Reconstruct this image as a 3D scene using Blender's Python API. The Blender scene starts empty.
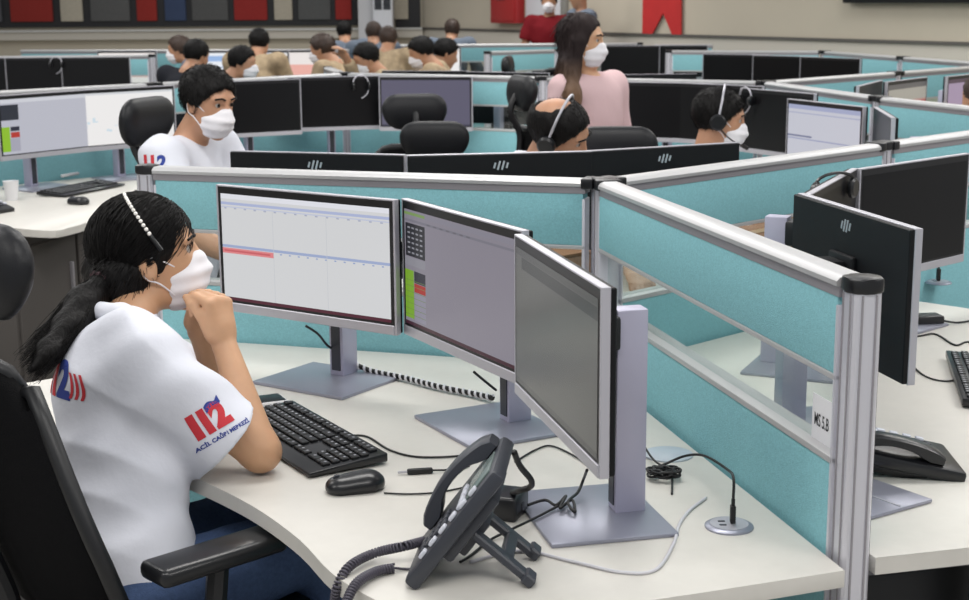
import bpy, bmesh, math, random
import numpy as np
from mathutils import Vector, Matrix
from mathutils.bvhtree import BVHTree

# ------------------------------------------------------------------ camera, world, lights, exposure
scene = bpy.context.scene
COL = scene.collection
PITCH, ROLL, FPX, CAMH = 0.20448, -0.00711, 1460.0, 1.65
_F = Vector((0, math.cos(PITCH), -math.sin(PITCH)))
_R0 = Vector((1, 0, 0)); _U0 = _R0.cross(_F)
_R = _R0 * math.cos(ROLL) + _U0 * math.sin(ROLL)
_U = _U0 * math.cos(ROLL) - _R0 * math.sin(ROLL)
cam_data = bpy.data.cameras.new('camera')
cam_data.sensor_width = 36.0
cam_data.lens = 36.0 * FPX / 969.0
cam_data.clip_start = 0.05
cam = bpy.data.objects.new('camera', cam_data)
COL.objects.link(cam)
m3 = Matrix((_R, _U, -_F)).transposed()
cam.matrix_world = Matrix.Translation((0, 0, CAMH)) @ m3.to_4x4()
scene.camera = cam
cam_data.dof.use_dof = True
cam_data.dof.focus_distance = 2.9
cam_data.dof.aperture_fstop = 9.0

world = bpy.data.worlds.new('world'); scene.world = world
world.use_nodes = True
world.node_tree.nodes['Background'].inputs[0].default_value = (0.93, 0.96, 1.0, 1)
world.node_tree.nodes['Background'].inputs[1].default_value = 0.42

def area_light(x, y, z, sx, sy, power):
    d = bpy.data.lights.new('ceiling_light', 'AREA'); d.shape = 'RECTANGLE'
    d.size = sx; d.size_y = sy; d.energy = power; d.color = (1.0, 0.975, 0.94)
    o = bpy.data.objects.new('ceiling_light', d); o.location = (x, y, z); COL.objects.link(o)
    return o
for _y in (0.6, 3.6, 6.8, 10.5, 14.5):
    for _x in (-3.2, 0.0, 3.2):
        area_light(_x, _y, 3.3, 1.9, 0.6, 48)

scene.view_settings.view_transform = 'Standard'
scene.view_settings.look = 'None'
scene.view_settings.gamma = 1.0
scene.view_settings.use_curve_mapping = False
scene.view_settings.exposure = 0.0

# ------------------------------------------------------------------ helpers
rnd = random.Random(7)
def lin(c):
    if isinstance(c, str):
        c = tuple(int(c[i:i + 2], 16) / 255 for i in (0, 2, 4))
    return tuple((x / 12.92 if x <= 0.04045 else ((x + 0.055) / 1.055) ** 2.4) for x in c) + (1.0,)

MATS = {}
def mat(name, col, rough=0.5, metal=0.0, noise=0.0, nscale=40.0, bump=0.0, bscale=200.0, spec=0.5, sheen=0.0, stretch=None):
    if name in MATS: return MATS[name]
    m = bpy.data.materials.new(name); m.use_nodes = True
    nt = m.node_tree; b = nt.nodes['Principled BSDF']
    c = lin(col)
    b.inputs['Base Color'].default_value = c
    b.inputs['Roughness'].default_value = rough
    b.inputs['Metallic'].default_value = metal
    b.inputs['Specular IOR Level'].default_value = spec
    if sheen: b.inputs['Sheen Weight'].default_value = sheen
    tc = nt.nodes.new('ShaderNodeTexCoord')
    src = tc.outputs['Object']
    if stretch:
        mp = nt.nodes.new('ShaderNodeMapping'); mp.inputs['Scale'].default_value = stretch
        nt.links.new(src, mp.inputs[0]); src = mp.outputs[0]
    if noise:
        n = nt.nodes.new('ShaderNodeTexNoise'); n.inputs['Scale'].default_value = nscale; n.inputs['Detail'].default_value = 4
        nt.links.new(src, n.inputs['Vector'])
        r = nt.nodes.new('ShaderNodeValToRGB')
        r.color_ramp.elements[0].position = 0.3; r.color_ramp.elements[1].position = 0.7
        r.color_ramp.elements[0].color = tuple(x * (1 - noise) for x in c[:3]) + (1,)
        r.color_ramp.elements[1].color = tuple(min(1, x * (1 + noise)) for x in c[:3]) + (1,)
        nt.links.new(n.outputs['Fac'], r.inputs[0]); nt.links.new(r.outputs[0], b.inputs['Base Color'])
    if bump:
        n2 = nt.nodes.new('ShaderNodeTexNoise'); n2.inputs['Scale'].default_value = bscale; n2.inputs['Detail'].default_value = 3
        nt.links.new(src, n2.inputs['Vector'])
        bp = nt.nodes.new('ShaderNodeBump'); bp.inputs['Strength'].default_value = bump; bp.inputs['Distance'].default_value = 0.004
        nt.links.new(n2.outputs['Fac'], bp.inputs['Height']); nt.links.new(bp.outputs[0], b.inputs['Normal'])
    MATS[name] = m
    return m

def glass_mat(name, tint, glossy=0.08):
    m = bpy.data.materials.new(name); m.use_nodes = True
    nt = m.node_tree; nt.nodes.clear()
    out = nt.nodes.new('ShaderNodeOutputMaterial'); mx = nt.nodes.new('ShaderNodeMixShader')
    t = nt.nodes.new('ShaderNodeBsdfTransparent'); g = nt.nodes.new('ShaderNodeBsdfGlossy')
    t.inputs[0].default_value = tint; g.inputs['Roughness'].default_value = 0.03
    lw = nt.nodes.new('ShaderNodeLayerWeight'); lw.inputs['Blend'].default_value = 0.35
    pw = nt.nodes.new('ShaderNodeMath'); pw.operation = 'POWER'; pw.inputs[1].default_value = 4.0
    ml = nt.nodes.new('ShaderNodeMath'); ml.operation = 'MULTIPLY_ADD'; ml.inputs[1].default_value = 0.5; ml.inputs[2].default_value = 0.05
    nt.links.new(lw.outputs['Facing'], pw.inputs[0]); nt.links.new(pw.outputs[0], ml.inputs[0])
    nt.links.new(ml.outputs[0], mx.inputs[0]); nt.links.new(t.outputs[0], mx.inputs[1]); nt.links.new(g.outputs[0], mx.inputs[2])
    nt.links.new(mx.outputs[0], out.inputs[0])
    MATS[name] = m
    return m

def screen_mat(name, base, rects=(), strength=1.0, noise=0.0, gloss=0.25):
    """emissive display; rects = (u0,u1,v0,v1,colour) flat print over the lit picture, in the screen's own UV"""
    if name in MATS: return MATS[name]
    m = bpy.data.materials.new(name); m.use_nodes = True
    nt = m.node_tree; b = nt.nodes['Principled BSDF']
    L = nt.links.new
    uv = nt.nodes.new('ShaderNodeUVMap'); sp = nt.nodes.new('ShaderNodeSeparateXYZ'); L(uv.outputs[0], sp.inputs[0])
    def math_(op, a, v):
        n = nt.nodes.new('ShaderNodeMath'); n.operation = op
        for i, q in enumerate((a, v)):
            if isinstance(q, (int, float)): n.inputs[i].default_value = q
            else: L(q, n.inputs[i])
        return n.outputs[0]
    cur = None
    rgb = nt.nodes.new('ShaderNodeRGB'); rgb.outputs[0].default_value = lin(base); cur = rgb.outputs[0]
    for (u0, u1, v0, v1, c) in rects:
        mk = math_('MULTIPLY', math_('MULTIPLY', math_('GREATER_THAN', sp.outputs[0], u0), math_('LESS_THAN', sp.outputs[0], u1)),
                   math_('MULTIPLY', math_('GREATER_THAN', sp.outputs[1], v0), math_('LESS_THAN', sp.outputs[1], v1)))
        mx = nt.nodes.new('ShaderNodeMix'); mx.data_type = 'RGBA'
        L(mk, mx.inputs[0]); L(cur, mx.inputs[6]); mx.inputs[7].default_value = lin(c)
        cur = mx.outputs[2]
    L(cur, b.inputs['Emission Color'])
    b.inputs['Emission Strength'].default_value = strength
    b.inputs['Base Color'].default_value = (0.006, 0.006, 0.007, 1)
    b.inputs['Roughness'].default_value = gloss
    b.inputs['Specular IOR Level'].default_value = 0.25
    MATS[name] = m
    return m

# --- meshes
def bm_new(): return bmesh.new()
def add_box(bm, c, s, bev=0.0, seg=1, rot=None):
    r = bmesh.ops.create_cube(bm, size=1.0)
    vs = r['verts']
    for v in vs: v.co = Vector((v.co.x * s[0], v.co.y * s[1], v.co.z * s[2]))
    if bev > 0:
        es = list({e for v in vs for e in v.link_edges})
        rr = bmesh.ops.bevel(bm, geom=es, offset=bev, segments=seg, affect='EDGES', profile=0.5)
        vs = list({v for f in rr['faces'] for v in f.verts} | {v for v in vs if v.is_valid})
    for v in vs:
        co = v.co.copy()
        if rot is not None: co = rot @ co
        v.co = co + Vector(c)
    return vs
def add_prism(bm, pts, z0, z1, bev=0.0):
    n = len(pts)
    lo = [bm.verts.new((x, y, z0)) for x, y in pts]; hi = [bm.verts.new((x, y, z1)) for x, y in pts]
    f1 = bm.faces.new(lo[::-1]); f2 = bm.faces.new(hi)
    for i in range(n):
        bm.faces.new((lo[i], lo[(i + 1) % n], hi[(i + 1) % n], hi[i]))
    if bev:
        es = [e for e in set(list(f1.edges) + list(f2.edges))]
        bmesh.ops.bevel(bm, geom=es, offset=bev, segments=2, affect='EDGES', profile=0.5)
def add_lathe(bm, prof, c=(0, 0, 0), n=24):
    rings = []
    for r, z in prof:
        rings.append([bm.verts.new((c[0] + r * math.cos(2 * math.pi * i / n), c[1] + r * math.sin(2 * math.pi * i / n), c[2] + z)) for i in range(n)])
    for a, b in zip(rings[:-1], rings[1:]):
        for i in range(n): bm.faces.new((a[i], a[(i + 1) % n], b[(i + 1) % n], b[i]))
    bm.faces.new(rings[0][::-1]); bm.faces.new(rings[-1])
def smooth_path(pts, n=8):
    P = [Vector(p) for p in pts]
    if len(P) < 3: return P
    out = []
    for i in range(len(P) - 1):
        p0 = P[max(i - 1, 0)]; p1 = P[i]; p2 = P[i + 1]; p3 = P[min(i + 2, len(P) - 1)]
        for k in range(n):
            t = k / n
            out.append(0.5 * ((2 * p1) + (-p0 + p2) * t + (2 * p0 - 5 * p1 + 4 * p2 - p3) * t * t + (-p0 + 3 * p1 - 3 * p2 + p3) * t ** 3))
    out.append(P[-1])
    return out
def add_tube(bm, pts, r, n=8, cap=True):
    """round tube along pts; r a number or a list"""
    P = [Vector(p) for p in pts]
    rs = r if isinstance(r, (list, tuple)) else [r] * len(P)
    rings = []; up = None
    for i, p in enumerate(P):
        t = (P[min(i + 1, len(P) - 1)] - P[max(i - 1, 0)])
        if t.length < 1e-9: t = Vector((0, 0, 1))
        t.normalize()
        if up is None:
            up = Vector((0, 0, 1)) if abs(t.z) < 0.9 else Vector((1, 0, 0))
        up = (up - t * up.dot(t))
        if up.length < 1e-6: up = Vector((0.3, 0.7, 0.2)); up = up - t * up.dot(t)
        up.normalize(); s = t.cross(up)
        rings.append([bm.verts.new(p + (up * math.cos(2 * math.pi * k / n) + s * math.sin(2 * math.pi * k / n)) * rs[i]) for k in range(n)])
    for a, b in zip(rings[:-1], rings[1:]):
        for k in range(n): bm.faces.new((a[k], a[(k + 1) % n], b[(k + 1) % n], b[k]))
    if cap:
        bm.faces.new(rings[0][::-1]); bm.faces.new(rings[-1])
def helix_path(pts, rad, turns, n=10):
    P = smooth_path(pts, 24); out = []; up = None
    L = [0.0]
    for a, b in zip(P[:-1], P[1:]): L.append(L[-1] + (b - a).length)
    N = int(turns * n)
    j = 0
    for i in range(N + 1):
        s = L[-1] * i / N
        while j < len(L) - 2 and L[j + 1] < s: j += 1
        f = (s - L[j]) / max(1e-9, L[j + 1] - L[j])
        c = P[j].lerp(P[j + 1], f); t = (P[j + 1] - P[j]).normalized()
        if up is None: up = Vector((0, 0, 1)) if abs(t.z) < .9 else Vector((1, 0, 0))
        up = (up - t * up.dot(t)).normalized(); sd = t.cross(up)
        a = 2 * math.pi * i / n
        out.append(c + (up * math.cos(a) + sd * math.sin(a)) * rad)
    return out

def link(o, parent=None):
    COL.objects.link(o)
    if parent is not None: o.parent = parent
    return o
def mesh_from(bm, name, smooth=35):
    bmesh.ops.recalc_face_normals(bm, faces=bm.faces)
    me = bpy.data.meshes.new(name); bm.to_mesh(me); bm.free()
    if smooth:
        me.polygons.foreach_set('use_smooth', [True] * len(me.polygons))
        me.set_sharp_from_angle(angle=math.radians(smooth))
    return me
def obj(name, bm, m, parent=None, loc=None, rot=None, smooth=35):
    me = bm if isinstance(bm, bpy.types.Mesh) else mesh_from(bm, name, smooth)
    o = bpy.data.objects.new(name, me)
    if m is not None and not me.materials: me.materials.append(m)
    link(o, parent)
    if loc is not None: o.location = loc
    if rot is not None: o.rotation_euler = rot
    return o
def tag(o, label, cat, group=None, kind=None):
    o['label'] = label; o['category'] = cat
    if group: o['group'] = group
    if kind: o['kind'] = kind
    return o
def thing(name, label, cat, loc=(0, 0, 0), rz=0.0, group=None):
    o = bpy.data.objects.new(name, None); o.empty_display_size = 0.1
    link(o); o.location = loc; o.rotation_euler = (0, 0, rz)
    return tag(o, label, cat, group)
def struct(name, bm, m, parent=None, **k):
    o = obj(name, bm, m, parent, **k)
    if parent is None: o['kind'] = 'structure'
    return o
def copy_tree(o, parent=None):
    c = o.copy(); COL.objects.link(c); c.parent = parent
    for ch in list(o.children): copy_tree(ch, c)
    return c
def dup(o, loc, rz, label, group=None):
    c = copy_tree(o); c.location = loc; c.rotation_euler = (0, 0, rz); c['label'] = label
    if group: c['group'] = group
    elif 'group' in c: del c['group']
    return c
def box(name, c, s, m, parent=None, bev=0.0, seg=2, rot=None, smooth=35):
    bm = bm_new(); add_box(bm, c, s, bev, seg, rot)
    return obj(name, bm, m, parent, smooth=smooth)
def text_mesh(s, size, align='CENTER', extrude=0.0, bold=0.0):
    cu = bpy.data.curves.new('lettering', 'FONT'); cu.body = s; cu.size = size; cu.align_x = align; cu.align_y = 'CENTER'
    cu.extrude = extrude; cu.offset = bold
    o = bpy.data.objects.new('lettering', cu); COL.objects.link(o)
    dg = bpy.context.evaluated_depsgraph_get()
    me = bpy.data.meshes.new_from_object(o.evaluated_get(dg))
    bpy.data.objects.remove(o); bpy.data.curves.remove(cu)
    me.materials.clear()
    return me
def pol(a): return Vector((math.cos(math.radians(a)), math.sin(math.radians(a)), 0))

# ------------------------------------------------------------------ materials
M_alu = mat('brushed_aluminium', 'd8d8e0', 0.36, 0.5, noise=0.03, nscale=60, stretch=(1, 1, 0.05))
M_alu_rail = mat('satin_aluminium_rail', 'bcbcbd', 0.42, 0.35)
M_alu_dark = mat('dark_grey_channel', '98959a', 0.5, 0.3)  # darker grey metal of rail channels, post ribs and plinths
M_black_cap = mat('black_plastic_cap', '17181b', 0.35)
M_teal = mat('teal_fabric', '8ac0c8', 0.95, noise=0.09, nscale=260, bump=0.5, bscale=700, spec=0.1)
M_glass = glass_mat('clear_glass', (0.93, 0.97, 0.96, 1))
M_desk = mat('white_laminate', 'cecbc4', 0.42, noise=0.02, nscale=30)
M_desk_edge = mat('grey_desk_steel', '6b6b70', 0.5, 0.4)
M_mod = mat('dark_taupe_panel', '4b4744', 0.7)
M_black = mat('black_plastic', '131417', 0.45)
M_blacks = mat('black_satin_plastic', '17181b', 0.3)
M_dark = mat('charcoal_plastic', '34373f', 0.42)
M_back = mat('matt_black_monitor_back', '0e0f12', 0.5, bump=0.1, bscale=900, spec=0.25)
M_silver = mat('silver_plastic', 'b9b8c0', 0.36, 0.35)
M_stand = mat('silver_lavender_stand', 'b3b1c4', 0.42, 0.3)
M_base = mat('steel_grey_base', '9a9caa', 0.36, 0.55)
M_bezel = mat('black_bezel', '17171a', 0.35)
M_cable = mat('black_cable', '0f0f11', 0.5)
M_cablew = mat('white_cable', 'd8d8dc', 0.45)
M_cablec = mat('clear_grey_cable', 'c7c6cc', 0.4)
M_white = mat('white_plastic', 'e2e2e4', 0.4)
M_paper = mat('white_paper', 'e9e9ec', 0.7)
M_ink = mat('black_ink', '1b1b22', 0.7)
M_keys = mat('key_legend_grey', '9d9fa6', 0.5)
M_mesh = mat('black_chair_mesh', '0a0a0c', 0.9, bump=0.6, bscale=500, spec=0.15)
M_vinyl = mat('black_vinyl', '15161a', 0.45, bump=0.1, bscale=300, spec=0.35)
M_logo = mat('silver_logo', 'cfd2d8', 0.3, 0.6)

# ------------------------------------------------------------------ hex grid of partitions
PHI = -76.88
A = Vector((0.293, 3.553, 0)); EDGE = 2.5; HT = 1.213; DZ = 0.75
dB, dC, dL = PHI, PHI + 120, PHI + 240          # spokes of a hub like A: -77, 43, 163
F_ = A + pol(dC) * EDGE
E_ = Vector((1.47, 7.66, 0))
K_ = Vector((-0.83, 8.86, 0))
G_ = Vector((-2.72, 6.95, 0))
E2 = E_ + pol(dC) * EDGE
Q_ = E2 + pol(dB + 180) * EDGE
N_ = K_ + pol(dB + 180) * EDGE
W_ = Q_ + pol(dL) * EDGE

# ------------------------------------------------------------------ room
M_floor = mat('pale_grey_vinyl_floor', 'a9a6a0', 0.55, noise=0.05, nscale=3)
bm = bm_new(); add_box(bm, (0, 9.5, -0.05), (26, 24, 0.1)); struct('floor', bm, M_floor)
M_wall = mat('beige_wall_paint', 'c2b9a8', 0.85, noise=0.02, nscale=2)
M_wall2 = mat('pale_beige_ledge', 'c9c3b8', 0.7)
WY = 18.6
WL0 = Vector((-12, WY, 0)); WL1 = Vector((-0.75, WY, 0)); WR1 = Vector((6.6, 6.75, 0))
def wall_box(name, p0, p1, z0, z1, th, m, off=0.0):
    d = (p1 - p0); L = d.length; a = math.atan2(d.y, d.x)
    n = Vector((-math.sin(a), math.cos(a), 0))
    bm = bm_new(); add_box(bm, (L / 2, th / 2 + off, (z0 + z1) / 2), (L, th, z1 - z0))
    o = struct(name, bm, m); o.location = p0; o.rotation_euler = (0, 0, a)
    return o
wall_back = wall_box('wall_back', WL0, WL1, 0, 3.6, 0.15, M_wall)
wall_left = wall_box('wall_left', Vector((-12, -2, 0)), WL0, 0, 3.6, 0.15, M_wall)
wall_right = wall_box('wall_right', WL1, WR1, 0, 3.6, 0.15, M_wall)
# window ledge / dado under the coloured boards, and dark dado line on the right wall
wall_box('trim_1', WL0, WL1, 1.165, 1.265, 0.12, M_wall2, -0.12)
wall_box('trim_2', WL0, WL1, 1.265, 1.285, 0.16, mat('pale_grey_trim', 'd0cfcc', 0.5), -0.16)
wall_box('trim_3', WL1, WR1, 1.262, 1.288, 0.03, mat('dark_grey_dado_line', '5b5854', 0.6), -0.03)
wall_box('trim_4', WL1, WR1, 1.0, 1.26, 0.012, M_wall2, -0.012)

def at_px(px, py, Y=None, Z=None):
    """point on the ray of a photograph pixel at a known distance or height"""
    d = _F + _R * ((px - 484.5) / FPX) - _U * ((py - 300) / FPX)
    t = (Y / d.y) if Y is not None else ((Z - CAMH) / d.z)
    return Vector((0, 0, CAMH)) + d * t

# framed board with coloured acoustic panels on the back wall
M_frame = mat('dark_board_frame', '2b2b2e', 0.6)
board = thing('acoustic_board', 'long dark framed wall board with red, beige, grey and blue panels', 'wall board', (0, WY - 0.01, 0))
def wx(px): return at_px(px, 20, Y=WY - 0.05).x
x0, x1 = wx(-60), wx(358)
box('frame_board', ((x0 + x1) / 2, -0.03, 2.1), (x1 - x0, 0.05, 1.56), M_frame, board, 0.005)
for (a, b, c) in ((-50, 3, '55565a'), (12, 54, '8f2a24'), (62, 84, 'b8b0a0'), (92, 131, '5c5c5c'), (138, 158, '962c26'), (166, 187, '3c4a68'),
                  (193, 229, '5a5a5a'), (235, 268, '982b28'), (275, 293, 'b8b0a0'), (299, 331, '5a5b5b'), (336, 352, '962a26')):
    xa, xb = wx(a), wx(b)
    box('panel', ((xa + xb) / 2, -0.07, 2.12), (xb - xa, 0.05, 1.48 - 0.02), mat('board_panel_' + c, c, 0.9, noise=0.06, nscale=30), board, 0.012)
# white pillar with air unit
pil = thing('pillar', 'white square pillar beside the dark framed wall board', 'pillar', (wx(368), WY - 0.25, 0))
box('shaft', (0, 0, 1.8), (wx(375) - wx(360), 0.3, 3.6), mat('white_pillar_paint', 'c9c9cc', 0.7), pil, 0.01)
ac = thing('air_conditioner', 'tall white floor-standing air conditioner with dark louvre grille', 'air conditioner', (wx(385.5), WY - 0.42, 0))
wac = wx(396) - wx(376.5)
box('body', (0, 0, 0.95), (wac, 0.26, 1.9), mat('white_ac_plastic', 'd4d6dc', 0.4), ac, 0.02)
box('base', (0, -0.01, 0.04), (wac + 0.02, 0.28, 0.08), M_dark, ac, 0.01)
for s in (-1, 1):
    g = box('grille', (s * wac * 0.22, -0.132, 1.68), (wac * 0.36, 0.012, 0.34), M_dark, ac, 0.003)
    for k in range(6):
        box('louvre', (s * wac * 0.22, -0.142, 1.54 + k * 0.055), (wac * 0.34, 0.012, 0.014), mat('louvre_grey', '3c4044', 0.5), g, 0)
# dark framed board right of the pillar
b2 = thing('framed_board', 'narrow beige board in a wide dark frame right of the air conditioner', 'wall board', (wx(408), WY - 0.05, 0))
wb = wx(420) - wx(395)
box('frame', (0, 0, 2.05), (wb, 0.05, 1.6), M_frame, b2, 0.004)
box('panel', (-0.08, -0.03, 2.1), (wb * 0.55, 0.04, 1.42), mat('board_panel_b8b0a0', 'b8b0a0', 0.9), b2, 0.006)

# things on the slanted right wall
aR = math.atan2((WR1 - WL1).y, (WR1 - WL1).x)
nR = Vector((math.sin(aR), -math.cos(aR), 0))    # into the room
def on_right_wall(px, py):
    d = _F + _R * ((px - 484.5) / FPX) - _U * ((py - 300) / FPX)
    o = Vector((0, 0, CAMH)); t = (WL1 - o).dot(nR) / d.dot(nR)
    return o + d * t
def wall_thing(name, label, cat, px):
    p = on_right_wall(px, 20); p.z = 0
    return thing(name, label, cat, p + nR * 0.002, aR)
def wlen(a, b): return (on_right_wall(a, 20) - on_right_wall(b, 20)).length
o = wall_thing('fire_cabinet', 'red fire hose cabinet on the beige wall left of the man in red', 'cabinet', 512)
w_ = wlen(500, 526)
M_red = mat('red_enamel', 'a82a2c', 0.45)
box('body', (0, -0.06, 1.72), (w_, 0.12, 0.72), M_red, o, 0.012)
d_ = box('door', (0, -0.125, 1.72), (w_ * 0.9, 0.016, 0.66), M_red, o, 0.006)
box('glazing', (-0.02, -0.135, 1.78), (w_ * 0.3, 0.008, 0.34), mat('pale_red_glazing', '8a3538', 0.2), d_, 0.003)
dr = wall_thing('door_1', 'white door in the beige wall behind the man in red', 'door', 546)
del dr['category']; dr['kind'] = 'structure'
w_ = wlen(528, 563)
box('leaf', (0, -0.02, 1.05), (w_, 0.04, 2.1), mat('white_door_paint', 'd3d3d8', 0.5), dr, 0.006)
box('door_frame', (w_ / 2 + 0.05, -0.025, 1.05), (0.09, 0.05, 2.16), mat('grey_door_frame', '85847f', 0.5), dr, 0.006)
box('door_handle', (-w_ / 2 + 0.1, -0.06, 1.02), (0.14, 0.03, 0.03), M_silver, dr, 0.006)
# hanging banner with swallow-tail end
bn = wall_thing('banner', 'long red banner with a swallow-tail lower end hanging on the wall', 'banner', 664)
w_ = wlen(645, 684)
zb = on_right_wall(664, 34).z; za = on_right_wall(664, 13).z
bm = bm_new()
pts = [(-w_ / 2, 3.3), (w_ / 2 - 0.06, 3.3), (w_ / 2, zb), (w_ / 2 - 0.14, zb), (0.02, za), (-w_ / 2 + 0.16, zb), (-w_ / 2, zb)]
fr = [bm.verts.new((x, -0.03, z)) for x, z in pts]; bk = [bm.verts.new((x, -0.018, z)) for x, z in pts]
bm.faces.new(fr); bm.faces.new(bk[::-1])
for i in range(len(pts)): bm.faces.new((fr[i], fr[(i + 1) % len(pts)], bk[(i + 1) % len(pts)], bk[i]))
obj('cloth', bm, mat('red_banner_cloth', 'c02a2a', 0.85, noise=0.05, nscale=8), bn)
add = bm_new(); add_tube(add, [(-w_ / 2 - 0.05, -0.024, 3.31), (w_ / 2, -0.024, 3.31)], 0.012); obj('rod', add, M_silver, bn)
tv = wall_thing('wall_screen', 'large dark wall screen whose lower edge shows at the top right', 'screen', 915)
zt = on_right_wall(910, 3).z
box('housing', (0, -0.06, zt + 0.5), (wlen(848, 985), 0.07, 1.0), M_black, tv, 0.01)
box('display', (0, -0.098, zt + 0.5), (wlen(848, 985) - 0.06, 0.006, 0.94), M_bezel, tv, 0.001)

# ------------------------------------------------------------------ partitions
def rail_profile():
    w = 0.030
    return [(-w, 1.196), (w, 1.196), (w, 1.204), (w - 0.006, 1.210), (w - 0.014, HT), (-w + 0.014, HT), (-w + 0.006, 1.210), (-w, 1.204)]
def extrude_x(bm, prof, x0, x1):
    a = [bm.verts.new((x0, y, z)) for y, z in prof]; b = [bm.verts.new((x1, y, z)) for y, z in prof]
    bm.faces.new(a[::-1]); bm.faces.new(b)
    for i in range(len(prof)):
        bm.faces.new((a[i], a[(i + 1) % len(prof)], b[(i + 1) % len(prof)], b[i]))
def partition(p0, p1, label, group=None, e0=0.029, e1=0.029):
    d = p1 - p0; L = d.length; a = math.atan2(d.y, d.x)
    t = thing('partition_panel', label, 'partition', p0, a, group)
    xa, xb = e0, L - e1
    bm = bm_new(); extrude_x(bm, rail_profile(), xa, xb); obj('top_rail', bm, M_alu_rail, t)
    box('channel', ((xa + xb) / 2, 0, 1.187), (xb - xa, 0.05, 0.018), M_alu_dark, t)
    f1 = box('upper_fabric', ((xa + xb) / 2, 0, (1.050 + 1.178) / 2), (xb - xa - 0.010, 0.05, 1.178 - 1.050), M_teal, t, 0.003)
    gl = box('glass_pane', ((xa + xb) / 2, 0, (0.911 + 1.04) / 2), (xb - xa - 0.02, 0.006, 1.04 - 0.911), M_glass, t)
    f2 = box('lower_fabric', ((xa + xb) / 2, 0, (0.10 + 0.899) / 2), (xb - xa - 0.010, 0.05, 0.899 - 0.10), M_teal, t, 0.003)
    for z, h in ((1.045, 0.010), (0.905, 0.012)):
        box('glazing_rail', ((xa + xb) / 2, 0, z), (xb - xa, 0.052, h), M_alu_rail, t, 0.002)
    for x in (xa + 0.004, xb - 0.004):
        box('side_strip', (x, 0, 0.585), (0.008, 0.052, 1.16), M_alu, t, 0.002)
    box('plinth', ((xa + xb) / 2, 0, 0.05), (xb - xa, 0.05, 0.10), M_alu_dark, t)
    return t
def post_outline(s, n=28, groove=True):
    out = []
    for i in range(n):
        a = 2 * math.pi * i / n
        c, q = math.cos(a), math.sin(a)
        r = s / (abs(c) ** 4 + abs(q) ** 4) ** 0.25
        out.append((r * c, r * q))
    return out
_post_mesh = {}
def post(p, rz, label, arms=(), group=None):
    t = thing('partition_post', label, 'post', p, math.radians(rz), group)
    if 'm' not in _post_mesh:
        bm = bm_new(); add_prism(bm, post_outline(0.0255), 0, 1.192); _post_mesh['m'] = mesh_from(bm, 'post_shaft', 30)
        bm = bm_new(); add_prism(bm, post_outline(0.0285), 1.192, 1.216, 0.004); _post_mesh['c'] = mesh_from(bm, 'post_cap', 40)
        bm = bm_new()
        for sx in (-1, 1):
            for yy in (-0.012, 0.012):
                add_box(bm, (sx * 0.0255, yy, 0.596), (0.003, 0.003, 1.188))
                add_box(bm, (yy, sx * 0.0255, 0.596), (0.003, 0.003, 1.188))
        _post_mesh['g'] = mesh_from(bm, 'post_rib', 30)
    obj('shaft', _post_mesh['m'], M_alu, t); obj('cap', _post_mesh['c'], M_black_cap, t); obj('rib', _post_mesh['g'], M_alu_dark, t)
    for a in arms:
        r = Matrix.Rotation(math.radians(a - rz), 3, 'Z')
        box('cap_arm', r @ Vector((0.036, 0, 1.203)), (0.03, 0.064, 0.026), M_black_cap, t, 0.004, rot=r)
    return t
pB = A + pol(dB) * 1.333; pL = A + pol(dL) * 1.25; pC = A + pol(dC) * 1.245
pD = Vector((1.735, 6.43, 0))
pm = E_.lerp(K_, 0.49); pk = K_.lerp(G_, 0.5); pe = E_ + pol(dC) * 1.25; pn = K_ + pol(dB + 180) * 0.8
pq = Q_ + pol(dL) * 1.25; pe2 = E2 + pol(dB + 180) * 1.25
pw = W_ + pol(dC + 180) * 1.25
post(A, dB, 'aluminium hub post with black Y-shaped cap beside the slanted side-on monitor', (dB, dC, dL))
post(pB, dB, 'nearest aluminium post with black cap at the free end by the room-code sticker')
post(pL, dL, 'aluminium end post with black cap rising above the seated woman\'s hair')
post(pC, dC, 'aluminium joint post above the right desk\'s black-screened monitor', (dC, dC + 180))
post(F_, dC, 'aluminium post where the two right-hand partitions meet at the frame edge', (dC + 180, dB + 180))
post(pD, dB, 'aluminium joint post behind the masked headset man\'s lit monitor', (dB, dB + 180))
post(E_, dB, 'aluminium corner post behind the dark monitors right of the masked headset man', (dB, dC, dL))
post(pm, dL, 'aluminium joint post just left of the standing woman\'s shoulder', (dL, dL + 180))
post(K_, dL, 'aluminium corner post in front of the uniformed man touching his forehead', (dL + 180, dC + 180, dB + 180))
post(pk, dC, 'aluminium joint post left of the seated man\'s black hair', (dC, dC + 180))
post(pe, dC, 'aluminium joint post on the far right partition above the red-and-white screen', (dC, dC + 180))
post(E2, dC, 'aluminium corner post of the far right cubicle at the frame edge', (dC + 180, dB + 180))
post(pn, dB, 'aluminium joint post among the uniformed people at left')
post(Q_, dB, 'aluminium corner post of the far cubicle below the dark wall screen', (dB, dL))
post(pq, dL, 'aluminium end post of the far cubicle right of the standing woman')
post(pe2, dB, 'aluminium joint post on the far right cubicle side', (dB, dB + 180))

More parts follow.
